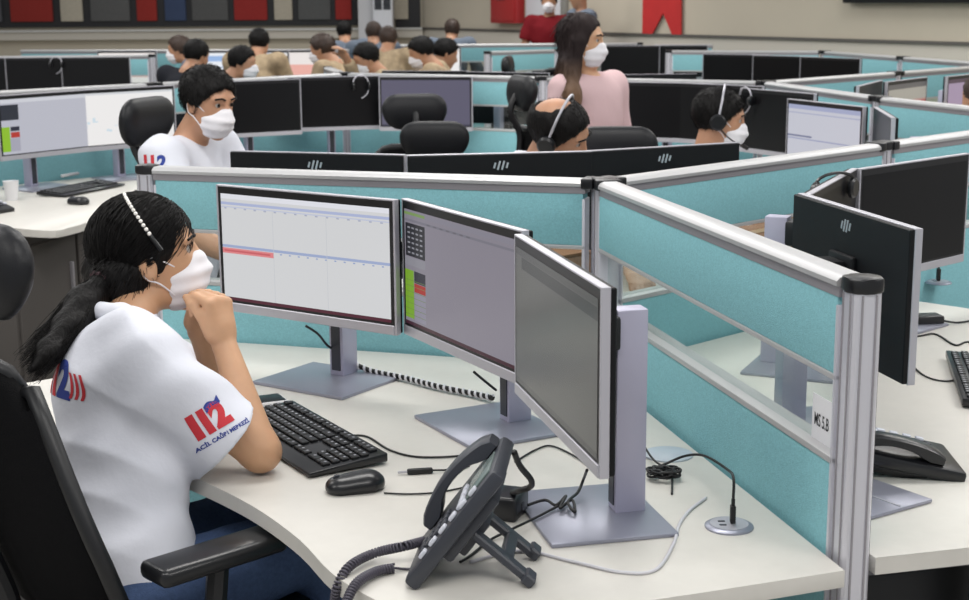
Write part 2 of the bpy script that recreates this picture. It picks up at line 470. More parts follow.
partition(A, pB, 'near teal partition with glass strip and room-code sticker, running toward the camera', e0=0.04)
partition(A, pL, 'teal partition behind the seated woman\'s three monitors', e0=0.04)
partition(A, pC, 'teal partition behind the right desk\'s black monitors', e0=0.04)
partition(pC, F_, 'teal partition running off the right edge past the joint post', e1=0.05)
partition(pD, F_, 'teal partition right of the masked headset man, nearer half', e1=0.05)
partition(E_, pD, 'teal partition behind the masked headset man\'s lit monitor', e0=0.04)
partition(E_, pm, 'teal partition behind the standing woman and dark monitors', e0=0.04)
partition(pm, K_, 'teal partition behind the lavender screen and empty mesh chair', e1=0.04)
partition(K_, pk, 'teal partition behind the seated man\'s head and black screens', e0=0.04)
partition(pk, G_, 'teal partition behind the two bright screens at left')
partition(K_, pn, 'teal partition between the uniformed man on the phone side and his left neighbour', e0=0.04)
partition(E_, pe, 'teal partition behind the red-and-white screen at right', e0=0.04)
partition(pe, E2, 'teal partition at the far right above the pink screen')
partition(E2, pe2, 'far teal partition under the wall screen, nearer half')
partition(pe2, Q_, 'far teal partition under the wall screen, farther half')
partition(Q_, pq, 'far teal partition with black screens below the beige wall and banner', e0=0.04)

# ------------------------------------------------------------------ desks
def desk_outline(tp=1.386, tm=1.386):
    def tv(t, off, s): return (0.5 * t + 0.866 * off, s * (0.866 * t - 0.5 * off))
    half = [tv(tp, 0.036, 1), tv(tp + 0.03, 0.3, 1), tv(tp + 0.05, 0.52, 1), (1.295, 0.93), (1.33, 0.86), (1.338, 0.76), (1.322, 0.625), (1.271, 0.466), (1.236, 0.298), (1.222, 0.15)]
    if abs(tp - 1.386) > 0.01:
        half = [tv(tp, 0.036, 1), tv(tp + 0.03, 0.5, 1), (1.29, 0.85), (1.322, 0.75), (1.315, 0.62), (1.271, 0.466), (1.236, 0.298), (1.222, 0.15)]
    hm = [tv(tm, 0.036, -1), tv(tm + 0.03, 0.5, -1), (1.29, -0.85), (1.322, -0.75), (1.315, -0.62), (1.271, -0.466), (1.236, -0.298), (1.222, -0.15)]
    if abs(tm - 1.386) < 0.01: hm[0] = tv(1.352, 0.036, -1); hm[1] = tv(1.34, 0.5, -1)
    # smooth the curved front
    front = [Vector((u, v, 0)) for u, v in half[2:]] + [Vector((1.22, 0, 0))] + [Vector((u, v, 0)) for u, v in hm[1:][::-1]]
    fr = [(q.x, q.y) for q in smooth_path(front, 4)]
    pts = [(0.043, 0)] + half[:2] + fr + [hm[0]]
    return pts[::-1]
def desk(hub, bis, label, tp=1.386, tm=1.386):
    t = thing('corner_desk', label, 'desk', hub, math.radians(bis))
    bm = bm_new(); add_prism(bm, desk_outline(tp, tm), DZ - 0.03, DZ, 0.002); obj('worktop', bm, M_desk, t)
    for s in (-1, 1):
        tt = (tp if s > 0 else tm) - 0.14
        u, v = 0.5 * tt + 0.866 * 0.12, s * (0.866 * tt - 0.5 * 0.12)
        u2, v2 = 0.5 * tt + 0.866 * 0.52, s * (0.866 * tt - 0.5 * 0.52)
        r = Matrix.Rotation(math.atan2(v2 - v, u2 - u), 3, 'Z')
        lg = box('leg', ((u + u2) / 2, (v + v2) / 2, 0.36), (0.06, 0.05, 0.66), M_desk_edge, t, 0.004, rot=r)
        box('foot', ((u + u2) / 2, (v + v2) / 2, 0.015), (0.55, 0.06, 0.03), M_desk_edge, t, 0.004, rot=r)
        box('crossbar', ((u + u2) / 2, (v + v2) / 2, 0.70), (0.5, 0.04, 0.04), M_desk_edge, t, 0.004, rot=r)
    box('hub_leg', (0.16, 0, 0.36), (0.07, 0.07, 0.72), M_desk_edge, t, 0.004)
    return t
bFG, bRT, bBK = dL + 60, dB + 60, dC + 60          # 223, -17, 103
desk(A, bFG, 'pale corner desk where the woman leans, with keyboard and grey phone', 1.386, 1.22)
desk(A, bRT, 'pale corner desk at right holding the black phone and black monitors', 1.22, 1.386)
desk(A, bBK, 'pale corner desk in front of the balding headset man, behind the middle partition', 1.20, 1.20)
desk(F_ + pol(165.6) * 0.13, 165.6, 'pale corner desk in front of the masked headset man', 1.20, 1.20)
desk(E_, 217, 'pale corner desk under the dark monitors behind the masked headset man', 1.20, 1.20)
desk(K_ + pol(279) * 0.24, 279, 'pale corner desk under the lavender screen and empty mesh chair', 1.20, 1.20)
dg_ = desk(G_, bRT, 'pale corner desk with black keyboard behind the seated woman\'s head at left', 1.20, 1.20)
desk(E_ + pol(97) * 0.26, 97, 'pale corner desk behind the standing woman, mostly hidden by partition', 1.20, 1.20)
desk(E_, bRT, 'pale corner desk under the red-and-white screen at right', 1.20, 1.20)
desk(Q_, bFG, 'pale corner desk in the far cubicle below the red banner', 1.20, 1.20)
# modesty front panel for the dark area under the left desk, built as a block
mp = thing('desk_front_panel', 'dark taupe front panel with doors under the left desk behind the woman', 'cabinet', G_ + pol(bRT) * 0.78 + pol(bRT - 90) * 0.45, math.radians(bRT))
box('carcass', (0, 0, 0.36), (0.72, 0.9, 0.70), M_mod, mp, 0.006)
for k in range(2): 
    d_ = box('door', (0.365, -0.22 + k * 0.44, 0.36), (0.018, 0.42, 0.62), M_mod, mp, 0.004)
    box('handle', (0.38, -0.06 + k * 0.12, 0.5), (0.02, 0.012, 0.12), M_alu_dark, d_, 0.003)

# ------------------------------------------------------------------ monitors
MW, MH, MZ0 = 0.535, 0.306, 0.160
def uv_quad(w, h, x, z0, name):
    me = bpy.data.meshes.new(name)
    me.from_pydata([(x, -w / 2, z0), (x, w / 2, z0), (x, w / 2, z0 + h), (x, -w / 2, z0 + h)], [], [(0, 1, 2, 3)])
    uvl = me.uv_layers.new(name='UVMap')
    # facing the screen the viewer's left is +y?  looking along -x, left is -y
    for i, c in enumerate(((0, 0), (1, 0), (1, 1), (0, 1))): uvl.data[i].uv = c
    return me
_mon = {}
def monitor_meshes():
    bm = bm_new(); add_box(bm, (0, 0, 0.004), (0.225, 0.275, 0.008), 0.0025, 2); _mon['base'] = mesh_from(bm, 'base')
    bm = bm_new(); add_box(bm, (-0.065, 0, 0.19), (0.056, 0.042, 0.366), 0.003, 2); _mon['col'] = mesh_from(bm, 'column')
    bm = bm_new(); add_box(bm, (-0.0362, 0, 0.17), (0.003, 0.026, 0.30)); _mon['chan'] = mesh_from(bm, 'cable_channel')
    bm = bm_new(); add_box(bm, (-0.005, 0, 0.335), (0.07, 0.07, 0.06), 0.006, 2); _mon['arm'] = mesh_from(bm, 'tilt_bracket')
    bm = bm_new(); add_box(bm, (0.040, 0, MZ0 + 0.17), (0.014, 0.11, 0.09), 0.005, 2)
    add_box(bm, (0.0515, 0, MZ0 + MH / 2), (0.012, MW - 0.004, MH - 0.004), 0.002, 1); _mon['back'] = mesh_from(bm, 'back_cover')
    # silver rim
    bm = bm_new()
    for s in (-1, 1): add_box(bm, (0.064, s * (MW / 2 - 0.003), MZ0 + MH / 2), (0.016, 0.006, MH), 0.001, 1)
    add_box(bm, (0.064, 0, MZ0 + MH - 0.002), (0.016, MW - 0.012, 0.004), 0.001, 1)
    _mon['rim'] = mesh_from(bm, 'rim')
    bm = bm_new(); add_box(bm, (0.0655, 0, MZ0 + 0.011), (0.017, MW - 0.012, 0.022), 0.0015, 1); _mon['chin'] = mesh_from(bm, 'chin')
    bm = bm_new(); add_box(bm, (0.0655, 0, MZ0 + MH / 2 + 0.009), (0.012, MW - 0.012, MH - 0.026)); _mon['bezel'] = mesh_from(bm, 'bezel')
    _mon['screen'] = uv_quad(MW - 0.030, MH - 0.022 - 0.026, 0.0722, MZ0 + 0.028, 'screen')
    bm = bm_new()
    for k in range(4):
        y = 0.018 - 0.012 * k; h = 0.016 if k in (0, 3) else 0.026
        rr = Matrix.Rotation(math.radians(16), 3, 'X')
        add_box(bm, (0.0447, y, MZ0 + 0.272), (0.002, 0.005, h), 0, 1, rr)
    _mon['logo'] = mesh_from(bm, 'maker_mark')
monitor_meshes()
_scr = {}
def scr_mesh(m):
    if m.name not in _scr:
        me = _mon['screen'].copy(); me.materials.clear(); me.materials.append(m); _scr[m.name] = me
    return _scr[m.name]
def monitor(pos, yaw, screen, label, group=None, stand=True, mark=True, z=DZ):
    """pos: centre of the top edge of the screen (x, y); yaw: direction the screen faces (deg)"""
    n = pol(yaw); base = Vector((pos[0], pos[1], 0)) - n * 0.075
    t = thing('monitor', label, 'monitor', (base.x, base.y, z), math.radians(yaw), group)
    obj('base', _mon['base'], M_base, t)
    c = obj('column', _mon['col'], M_stand, t); obj('cable_channel', _mon['chan'], M_dark, c); obj('tilt_bracket', _mon['arm'], M_black, t)
    bk = obj('back_cover', _mon['back'], M_back, t)
    if mark: obj('maker_mark', _mon['logo'], M_logo, bk)
    obj('rim', _mon['rim'], M_silver, t); obj('chin', _mon['chin'], M_silver, t)
    b = obj('bezel', _mon['bezel'], M_bezel, t)
    obj('screen', scr_mesh(screen), None, b)
    return t
def stn(hub, bis, u, v, yaw):
    a = math.radians(bis)
    return (hub.x + u * math.cos(a) - v * math.sin(a), hub.y + u * math.sin(a) + v * math.cos(a)), bis + yaw

S_off = screen_mat('screen_off', '000000', (), 0.0, gloss=0.3)
r_ = [(0, 1, 0.955, 1, 'f2f3fb'), (0, 1, 0.90, 0.925, 'b9c3e6'), (0, 1, 0.875, 0.885, 'cdd3ea'), (0, 1, 0.50, 0.525, 'aab8dc'), (0, 0.32, 0.445, 0.495, 'ee8f92'), (0.01, 0.30, 0.462, 0.478, 'd86a70'),
      (0, 1, 0.0, 0.03, '5a2d3a')]
for k in range(16): r_.append((0.02 + k * 0.062, 0.035 + k * 0.062, 0.862, 0.874, 'b4bad0'))
for k in range(12): r_.append((0.36 + k * 0.054, 0.372 + k * 0.054, 0.48, 0.492, '9fb0d8'))
for u in (0.32, 0.64): r_.append((u, u + 0.003, 0.03, 0.88, 'd4d7dc'))
S_1 = screen_mat('screen_schedule', 'e3e4e6', r_, 0.80)
r_ = [(0, 1, 0.95, 0.985, '9d9aa8'), (0, 0.20, 0.955, 0.98, '8fae6a'), (0, 1, 0.90, 0.92, '8d8b98'), (0.01, 0.20, 0.60, 0.885, '33343a'), (0, 0.2, 0.52, 0.59, 'a3a2ac'), (0, 0.085, 0.06, 0.48, '8fc23c'), (0.09, 0.2, 0.38, 0.48, '3a3a48'), (0.09, 0.2, 0.30, 0.375, 'c23b34'),
      (0.09, 0.2, 0.05, 0.295, 'a6a3b4'), (0, 1, 0.0, 0.03, '4d2a38')]
for j in range(6):
    for k in range(4): r_.append((0.03 + k * 0.04, 0.055 + k * 0.04, 0.625 + j * 0.043, 0.64 + j * 0.043, 'a0a1aa'))
for j in range(7): r_.append((0, 0.2, 0.09 + j * 0.05, 0.094 + j * 0.05, '7f9a58'))
for k in range(7): r_.append((0.22 + k * 0.06, 0.25 + k * 0.06, 0.905, 0.915, '77757f'))
S_2 = screen_mat('screen_call_list_dimmed', '9e99a6', r_, 0.62)  # mauve-grey base has the panel's dimming at a slanted view put into it
S_3 = screen_mat('screen_dim_grey', '7b7b77', [(0, 1, 0.95, 1, '6a6a68'), (0.08, 1, 0.86, 0.945, '565655'), (0, 1, 0, 0.04, '686866')], 0.45)
S_call = screen_mat('screen_call_list_far', 'cfd0dc', [(0, 1, 0.93, 1, 'e6e8f0'), (0, 0.2, 0.62, 0.9, '3a3d46'), (0, 0.09, 0.05, 0.5, '9fd23a'), (0.1, 0.2, 0.42, 0.5, '3b3b48'), (0.1, 0.2, 0.3, 0.4, 'c8453c'), (0.09, 0.2, 0.05, 0.29, 'b9b8c8')], 0.75)
r_ = [(0, 1, 0.96, 1, 'd6d8dc')]
pr_ = random.Random(3)
for k in range(34):
    r_.append((k / 34, (k + 1) / 34, 0.32 + 0.12 * math.sin(k * 0.55) + pr_.random() * 0.08, 0.345 + 0.12 * math.sin(k * 0.55) + pr_.random() * 0.08, 'cfe0ea'))
S_map = screen_mat('screen_map', 'f1efee', r_, 0.95)
S_white = screen_mat('screen_white_sheet', 'dfe0ec', [(0, 1, 0.93, 1, 'b9bfe0'), (0, 1, 0.86, 0.88, 'c2c6e0'), (0, 0.35, 0.48, 0.51, '8f93b0'), (0, 1, 0.44, 0.46, 'b0b5d6'), (0, 1, 0, 0.05, 'b7b4c6')], 0.72)
S_lav = screen_mat('screen_lavender', '8f8ba6', [(0, 1, 0, 0.04, '6c6a80')], 0.40)
S_redw = screen_mat('screen_red_white', 'c9c4b8', [(0.36, 1.0, 0.05, 0.62, 'c9564a'), (0.55, 1, 0.62, 0.66, 'd9a59c'), (0, 1, 0.9, 1, '7a7776')], 0.6)
S_pink = screen_mat('screen_pink', 'c8b2cf', [(0, 1, 0.92, 1, '6d5a68'), (0.0, 1, 0.36, 0.40, 'c28aa2')], 0.6)
S_pinkw = screen_mat('screen_white_pink', 'f0e9e6', [(0.5, 1, 0.2, 0.6, 'eeb3a8')], 0.95)
S_blue = screen_mat('screen_white_blue', 'eef2f8', [(0, 1, 0.72, 0.9, '9dbbe6'), (0.05, 0.6, 0.5, 0.55, 'c5d3e6')], 0.95)

def smon(hub, bis, u, v, yaw, s, label, **k):
    (x, y), w = stn(hub, bis, u, v, yaw)
    return monitor((x, y), w, s, label, **k)
# foreground desk
smon(A, bFG, .676, -.322, 13.2, S_1, 'monitor with white schedule and a red bar facing the seated woman')
smon(A, bFG, .655, .186, -14.7, S_2, 'monitor with a grey call list and green strip, middle of the woman\'s three')
smon(A, bFG, .893, .692, -30.0, S_3, 'monitor with dim grey screen turned nearly side-on behind the grey phone')
# right desk
smon(A, bRT, .627, -.397, 29, S_off, 'black monitor seen from behind with a round maker mark, at right')
smon(A, bRT, .552, .083, -8.0, S_off, 'thin black monitor seen edge-on, middle of the right desk')
smon(A, bRT, .734, .562, -31, S_off, 'blank black monitor facing the camera at the right frame edge')
# desk of the balding headset man, seen from behind
smon(A, bBK, .818, .599, -28.7, S_off, 'monitor back just above the partition near the masked man in white')
smon(A, bBK, .655, .102, -4.3, S_off, 'monitor back with slanted maker mark below the balding headset man')
smon(A, bBK, .693, -.395, 12.1, S_off, 'monitor back just above the partition below the masked headset man')
# cell behind: right corner
monitor((1.40, 6.05), 202, S_white, 'lit monitor with pale sheet in front of the masked headset man')
monitor((1.50, 5.53), 172, S_off, 'monitor seen edge-on with silver rims right of the pale sheet screen')
monitor((0.91, 7.56), 246, S_off, 'black-screened monitor just right of the standing woman')
monitor((1.17, 7.36), 226, S_off, 'black-screened monitor directly behind the masked headset man\'s head')
monitor((1.36, 6.84), 208, S_off, 'black-screened monitor right of the masked headset man\'s face')
# middle cell
monitor((-1.24, 8.02), 299, S_off, 'black-screened monitor immediately right of the white-shirted man\'s face')
monitor((-0.845, 8.36), 286, S_off, 'black-screened monitor between the white-shirted man and the lavender screen')
monitor((-0.325, 8.29), 262.6, S_lav, 'monitor with plain lavender screen behind the empty mesh chair')
# left cell
monitor((-1.79, 7.44), 313, S_map, 'monitor with bright white map left of the white-shirted man')
monitor((-2.11, 7.07), 325, S_call, 'monitor with call list and green strip left of the bright white map')
monitor((-2.42, 6.55), 338, S_lav, 'greyish monitor cut by the left frame edge')
# far right cell
monitor((2.22, 7.68), 322, S_redw, 'monitor showing a red-and-white picture behind the right partition')
monitor((2.68, 8.12), 318, S_pink, 'monitor with a pinkish page at the right frame edge')
monitor((1.95, 7.38), 333, S_off, 'small dark monitor edge-on left of the red-and-white screen')
# behind the E-K partition (tops only)
for i, (x, y, w) in enumerate(((-0.35, 8.98, 80), (0.15, 8.72, 65), (0.95, 8.4, 95))):
    monitor((x, y), w, S_off, ['monitor top edge above the partition left of the empty chair, by the uniformed man', 'monitor top edge above the partition near the far black chair', 'monitor top edge above the partition right of the standing woman'][i])
# far cells
monitor((1.90, 11.15), 236, S_off, 'black far monitor next to the white end post below the banner')
monitor((2.20, 10.80), 228, S_off, 'black far monitor in the middle of the cubicle below the banner')
monitor((2.45, 10.45), 218, S_off, 'black far monitor at the right corner of the cubicle below the banner')

# ------------------------------------------------------------------ organic surfaces (signed distance -> mesh)
def v3(x): return np.array([x[0], x[1], x[2]], dtype=np.float32)
class Prim:
    def __init__(s, lo, hi, fn, op='u', k=0.02): s.lo, s.hi, s.fn, s.op, s.k = lo, hi, fn, op, k
def rc(a, b, r1, r2, k=0.02, ax=None, fl=1.0, op='u', clip=None):
    """tapered capsule; ax/fl squeezes the section along ax; clip=(point, normal) cuts it flat"""
    a, b = v3(a), v3(b); ab = b - a; l2 = float(ab @ ab) + 1e-12
    R = max(r1, r2)
    lo = np.minimum(a - R, b - R); hi = np.maximum(a + R, b + R)
    if ax is not None: axv = v3(Vector(ax).normalized())
    if clip: cp, cn = v3(clip[0]), v3(Vector(clip[1]).normalized())
    def fn(X, Y, Z):
        px, py, pz = X - a[0], Y - a[1], Z - a[2]
        t = np.clip((px * ab[0] + py * ab[1] + pz * ab[2]) / l2, 0, 1)
        qx, qy, qz = px - t * ab[0], py - t * ab[1], pz - t * ab[2]
        f = 1.0
        if ax is not None:
            dd = (qx * axv[0] + qy * axv[1] + qz * axv[2]) * (1 / fl - 1)
            qx = qx + dd * axv[0]; qy = qy + dd * axv[1]; qz = qz + dd * axv[2]; f = 0.5 * (1 + fl)
        d = (np.sqrt(qx * qx + qy * qy + qz * qz) - (r1 + (r2 - r1) * t)) * f
        if clip: d = np.maximum(d, (X - cp[0]) * cn[0] + (Y - cp[1]) * cn[1] + (Z - cp[2]) * cn[2])
        return d
    return Prim(lo, hi, fn, op, k)
def el(c, r, R=None, k=0.02, op='u', cuts=()):
    c = v3(c); r = np.array(r, dtype=np.float32); m = np.array(R if R is not None else Matrix.Identity(3), dtype=np.float32)  # columns = local axes
    ext = np.abs(m) @ r
    cc = [(v3(p), v3(Vector(n).normalized())) for p, n in cuts]
    def fn(X, Y, Z):
        px, py, pz = X - c[0], Y - c[1], Z - c[2]
        q = [m[0, i] * px + m[1, i] * py + m[2, i] * pz for i in range(3)]
        k0 = np.sqrt(sum((q[i] / r[i]) ** 2 for i in range(3))) + 1e-6
        k1 = np.sqrt(sum((q[i] / (r[i] * r[i])) ** 2 for i in range(3))) + 1e-6
        d = k0 * (k0 - 1) / k1
        for p, n in cc: d = np.maximum(d, (X - p[0]) * n[0] + (Y - p[1]) * n[1] + (Z - p[2]) * n[2])
        return d
    return Prim(c - ext, c + ext, fn, op, k)
def half(p, n, lo, hi, op='i', k=0.006):
    p, n = v3(p), v3(Vector(n).normalized())
    return Prim(v3(lo), v3(hi), lambda X, Y, Z: (X - p[0]) * n[0] + (Y - p[1]) * n[1] + (Z - p[2]) * n[2], op, k)
def sdf_mesh(prims, h, name, disp=None, relax=1):
    us = [p for p in prims if p.op == 'u']
    lo = np.min([p.lo for p in us], axis=0) - 4 * h; hi = np.max([p.hi for p in us], axis=0) + 4 * h
    n = np.ceil((hi - lo) / h).astype(int) + 1
    axs = [lo[i] + h * np.arange(n[i], dtype=np.float32) for i in range(3)]
    V = np.full(tuple(n), 0.2, dtype=np.float32)
    for p in prims:
        if p.op in ('u', 's'):
            mg = p.k * 1.2 + 3 * h
            i0 = np.maximum(((p.lo - mg - lo) / h).astype(int), 0); i1 = np.minimum(((p.hi + mg - lo) / h).astype(int) + 2, n)
            if (i1 <= i0).any(): continue
        else: i0 = np.zeros(3, int); i1 = n
        sl = tuple(slice(i0[i], i1[i]) for i in range(3))
        X, Y, Z = (axs[0][sl[0]][:, None, None], axs[1][sl[1]][None, :, None], axs[2][sl[2]][None, None, :])
        d = p.fn(X, Y, Z); a = V[sl]; k = p.k
        if p.op == 'u':
            t = np.clip(0.5 + 0.5 * (a - d) / k, 0, 1); V[sl] = a + (d - a) * t - k * t * (1 - t)
        else:
            if p.op == 's': d = -d
            t = np.clip(0.5 - 0.5 * (a - d) / k, 0, 1); V[sl] = a + (d - a) * t + k * t * (1 - t)
    if disp is not None:
        X, Y, Z = axs[0][:, None, None], axs[1][None, :, None], axs[2][None, None, :]
        band = np.abs(V) < 0.03
        V = np.where(band, V + disp(X, Y, Z), V)
    V[0], V[-1] = 0.2, 0.2; V[:, 0], V[:, -1] = 0.2, 0.2; V[:, :, 0], V[:, :, -1] = 0.2, 0.2
    # naive surface nets
    s = V < 0
    c = np.zeros(tuple(n - 1), dtype=np.int8)
    for dx in (0, 1):
        for dy in (0, 1):
            for dz in (0, 1):
                c += s[dx:n[0] - 1 + dx, dy:n[1] - 1 + dy, dz:n[2] - 1 + dz]
    act = np.argwhere((c > 0) & (c < 8))
    idx = np.full(tuple(n - 1), -1, dtype=np.int32)
    idx[act[:, 0], act[:, 1], act[:, 2]] = np.arange(len(act))
    corner = np.array([(dx, dy, dz) for dx in (0, 1) for dy in (0, 1) for dz in (0, 1)])
    val = np.stack([V[act[:, 0] + q[0], act[:, 1] + q[1], act[:, 2] + q[2]] for q in corner], axis=1)
    acc = np.zeros((len(act), 3)); cnt = np.zeros(len(act))
    for i in range(8):
        for j in range(i + 1, 8):
            if np.abs(corner[i] - corner[j]).sum() != 1: continue
            a, b = val[:, i], val[:, j]
            cr = (a < 0) != (b < 0)
            t = np.where(cr, a / np.where(cr, a - b, 1), 0)
            pt = corner[i] + (corner[j] - corner[i]) * t[:, None]
            acc += np.where(cr[:, None], pt, 0); cnt += cr
    P = (act + acc / cnt[:, None]) * h + lo
    quads = []
    for ax in range(3):
        o1, o2 = [(1, 2), (2, 0), (0, 1)][ax]
        sh = [slice(1, -1)] * 3; sh[ax] = slice(0, -1)
        sh2 = list(sh); sh2[ax] = slice(1, None)
        e = np.argwhere(s[tuple(sh)] != s[tuple(sh2)])
        if len(e) == 0: continue
        off = np.array([1, 1, 1]); off[ax] = 0; e = e + off
        inside = s[e[:, 0], e[:, 1], e[:, 2]]
        u1 = np.zeros(3, int); u1[o1] = 1; u2 = np.zeros(3, int); u2[o2] = 1
        def g(q): return idx[q[:, 0], q[:, 1], q[:, 2]]
        q = np.stack([g(e - u1 - u2), g(e - u2), g(e), g(e - u1)], axis=1)
        q[~inside] = q[~inside][:, ::-1]
        quads.append(q)
    Q = np.concatenate(quads)
    Q = Q[(Q >= 0).all(axis=1)]
    for _ in range(relax):       # light relaxation removes the grid stair-steps
        nb = np.zeros_like(P); ct = np.zeros(len(P))
        for a, b in ((0, 1), (1, 2), (2, 3), (3, 0)):
            np.add.at(nb, Q[:, a], P[Q[:, b]]); np.add.at(nb, Q[:, b], P[Q[:, a]])
            np.add.at(ct, Q[:, a], 1); np.add.at(ct, Q[:, b], 1)
        P = 0.5 * P + 0.5 * nb / np.maximum(ct, 1)[:, None]
    me = bpy.data.meshes.new(name)
    me.vertices.add(len(P)); me.vertices.foreach_set('co', P.astype(np.float32).ravel())
    me.loops.add(len(Q) * 4); me.loops.foreach_set('vertex_index', Q.astype(np.int32).ravel())
    me.polygons.add(len(Q)); me.polygons.foreach_set('loop_start', np.arange(0, len(Q) * 4, 4, dtype=np.int32))
    try: me.polygons.foreach_set('loop_total', np.full(len(Q), 4, dtype=np.int32))
    except Exception: pass
    me.update(calc_edges=True)
    me.polygons.foreach_set('use_smooth', np.ones(len(Q), dtype=bool))
    return me

def strand_mesh(paths, r0, name):
    """thin tapering three-sided strands"""
    vs, fs = [], []
    for P in paths:
        n = len(P); o = len(vs)
        for i, p in enumerate(P):
            t = (P[min(i + 1, n - 1)] - P[max(i - 1, 0)]).normalized()
            u = t.cross(Vector((0.31, 0.52, 0.79))).normalized(); w = t.cross(u)
            r = r0 * (1 - 0.75 * i / (n - 1))
            for k in range(3):
                q = p + (u * math.cos(2.094 * k) + w * math.sin(2.094 * k)) * r
                vs.append((q.x, q.y, q.z))
        for i in range(n - 1):
            for k in range(3):
                fs.append((o + i * 3 + k, o + i * 3 + (k + 1) % 3, o + i * 3 + 3 + (k + 1) % 3, o + i * 3 + 3 + k))
    me = bpy.data.meshes.new(name); me.from_pydata(vs, [], fs)
    me.polygons.foreach_set('use_smooth', [True] * len(me.polygons))
    return me
def hair_tufts(hair_o, m, flow, count, ln, lift, r0=0.0011, seed=5, skip=None):
    """short strands growing from a hair surface; flow(co) -> direction"""
    me = hair_o.data; rr = random.Random(seed); N = len(me.vertices); paths = []
    for _ in range(count):
        v = me.vertices[rr.randrange(N)]; n = v.normal.copy(); co = v.co.copy()
        if skip and skip(co): continue
        f = flow(co); f = (f - n * f.dot(n))
        if f.length < 1e-5: continue
        f = f.normalized() + Vector((rr.uniform(-.2, .2), rr.uniform(-.2, .2), rr.uniform(-.2, .2)))
        l = ln * rr.uniform(0.6, 1.2)
        paths.append([co - n * 0.003, co + (f * 0.5 + n * lift) * l, co + (f + n * lift * 0.9) * l])
    o = obj('hair_strands', strand_mesh(paths, r0, 'hair_strands'), m, hair_o); o['kind'] = 'stuff'
    return o

def skin_mat(name, col):
    m = mat(name, col, 0.5, noise=0.05, nscale=25)
    b = m.node_tree.nodes['Principled BSDF']
    b.inputs['Subsurface Weight'].default_value = 0.12
    b.inputs['Subsurface Radius'].default_value = (0.012, 0.005, 0.003)
    b.inputs['Subsurface Scale'].default_value = 0.6
    return m
SK_a = skin_mat('skin_warm', 'c69a78'); SK_b = skin_mat('skin_tan', 'b88a6d')
HAIR_BLACK = mat('black_hair', '0d0b0b', 0.55, noise=0.3, nscale=70, bump=0.9, bscale=150, stretch=(1, 1, 0.22), spec=0.22)
HAIR_BROWN = mat('brown_hair', '3a2a21', 0.55, noise=0.25, nscale=50, bump=0.6, bscale=160, stretch=(1, 1, 0.25))
HAIR_OMBRE = None
CL_white = mat('white_polo_cotton', 'd9dbe4', 0.9, bump=0.35, bscale=35, spec=0.2)
CL_beige = mat('sand_uniform_cloth', 'a8957a', 0.9, noise=0.25, nscale=18, spec=0.2)
CL_pink = mat('pale_pink_blouse', 'cfb2b4', 0.85, bump=0.3, bscale=40, spec=0.2)
CL_red = mat('dark_red_shirt', '74161f', 0.85, spec=0.2)
CL_dark = mat('dark_navy_cloth', '22242b', 0.9, spec=0.2)
CL_grey = mat('grey_blue_shirt', '6d7785', 0.9, spec=0.2)
CL_jean = mat('blue_denim', '46587a', 0.9, noise=0.12, nscale=120, bump=0.4, bscale=400, spec=0.15)
CL_mask = mat('white_mask_cloth', 'e6e4e8', 0.85, spec=0.2)
EYE_W = mat('eye_white', 'b9b2ac', 0.35); EYE_D = mat('dark_iris', '20150f', 0.2)

def frame_m(yaw, pitch=0, roll=0):
    """columns: forward, left, up"""
    return Matrix.Rotation(math.radians(yaw), 3, 'Z') @ Matrix.Rotation(math.radians(pitch), 3, 'Y') @ Matrix.Rotation(math.radians(roll), 3, 'X')
def hand_prims(w, d, pn, side, curl=(40, 50, 30), spread=0.0, s=1.0, thumb=30):
    """w wrist, d along the hand, pn palm normal, side=+1 if the index finger is on the  d x pn  side"""
    w = Vector(w); d = Vector(d).normalized(); pn = Vector(pn); pn = (pn - d * pn.dot(d)).normalized(); ac = d.cross(pn) * side
    out = [rc(w, w + d * 0.03 * s, 0.025 * s, 0.03 * s, 0.01, pn, 0.7)]
    base = []
    for i, (o, ln) in enumerate(((0.027, 0.92), (0.009, 1.0), (-0.009, 0.94), (-0.026, 0.78))):
        b = w + d * (0.088 - 0.004 * abs(i - 1)) * s + ac * o * s
        out.append(rc(w + d * 0.02 * s + ac * o * 0.6 * s, b, 0.016 * s, 0.0118 * s, 0.012))
        cur, ang = b, 0.0
        for j, (sl, r0, r1) in enumerate(((0.042, 0.0105, 0.0095), (0.027, 0.0095, 0.0085), (0.021, 0.0085, 0.007))):
            ang += math.radians(curl[j] * (1 + 0.06 * i))
            dr = d * math.cos(ang) + pn * math.sin(ang) + ac * spread * (1.5 - i) * 0.1
            nx = cur + dr.normalized() * sl * ln * s
            out.append(rc(cur, nx, r0 * s, r1 * s, 0.004)); cur = nx
    t0 = w + d * 0.022 * s + ac * 0.024 * s + pn * 0.006 * s
    a = math.radians(thumb)
    t1 = t0 + (d * math.cos(a) + ac * math.sin(a) + pn * 0.35).normalized() * 0.042 * s
    t2 = t1 + (d * 0.9 + ac * 0.15 + pn * 0.6).normalized() * 0.03 * s
    t3 = t2 + (d * 0.8 - ac * 0.15 + pn * 0.8).normalized() * 0.024 * s
    out += [rc(t0, t1, 0.016 * s, 0.0125 * s, 0.01), rc(t1, t2, 0.012 * s, 0.0105 * s, 0.004), rc(t2, t3, 0.0105 * s, 0.008 * s, 0.004)]
    return out

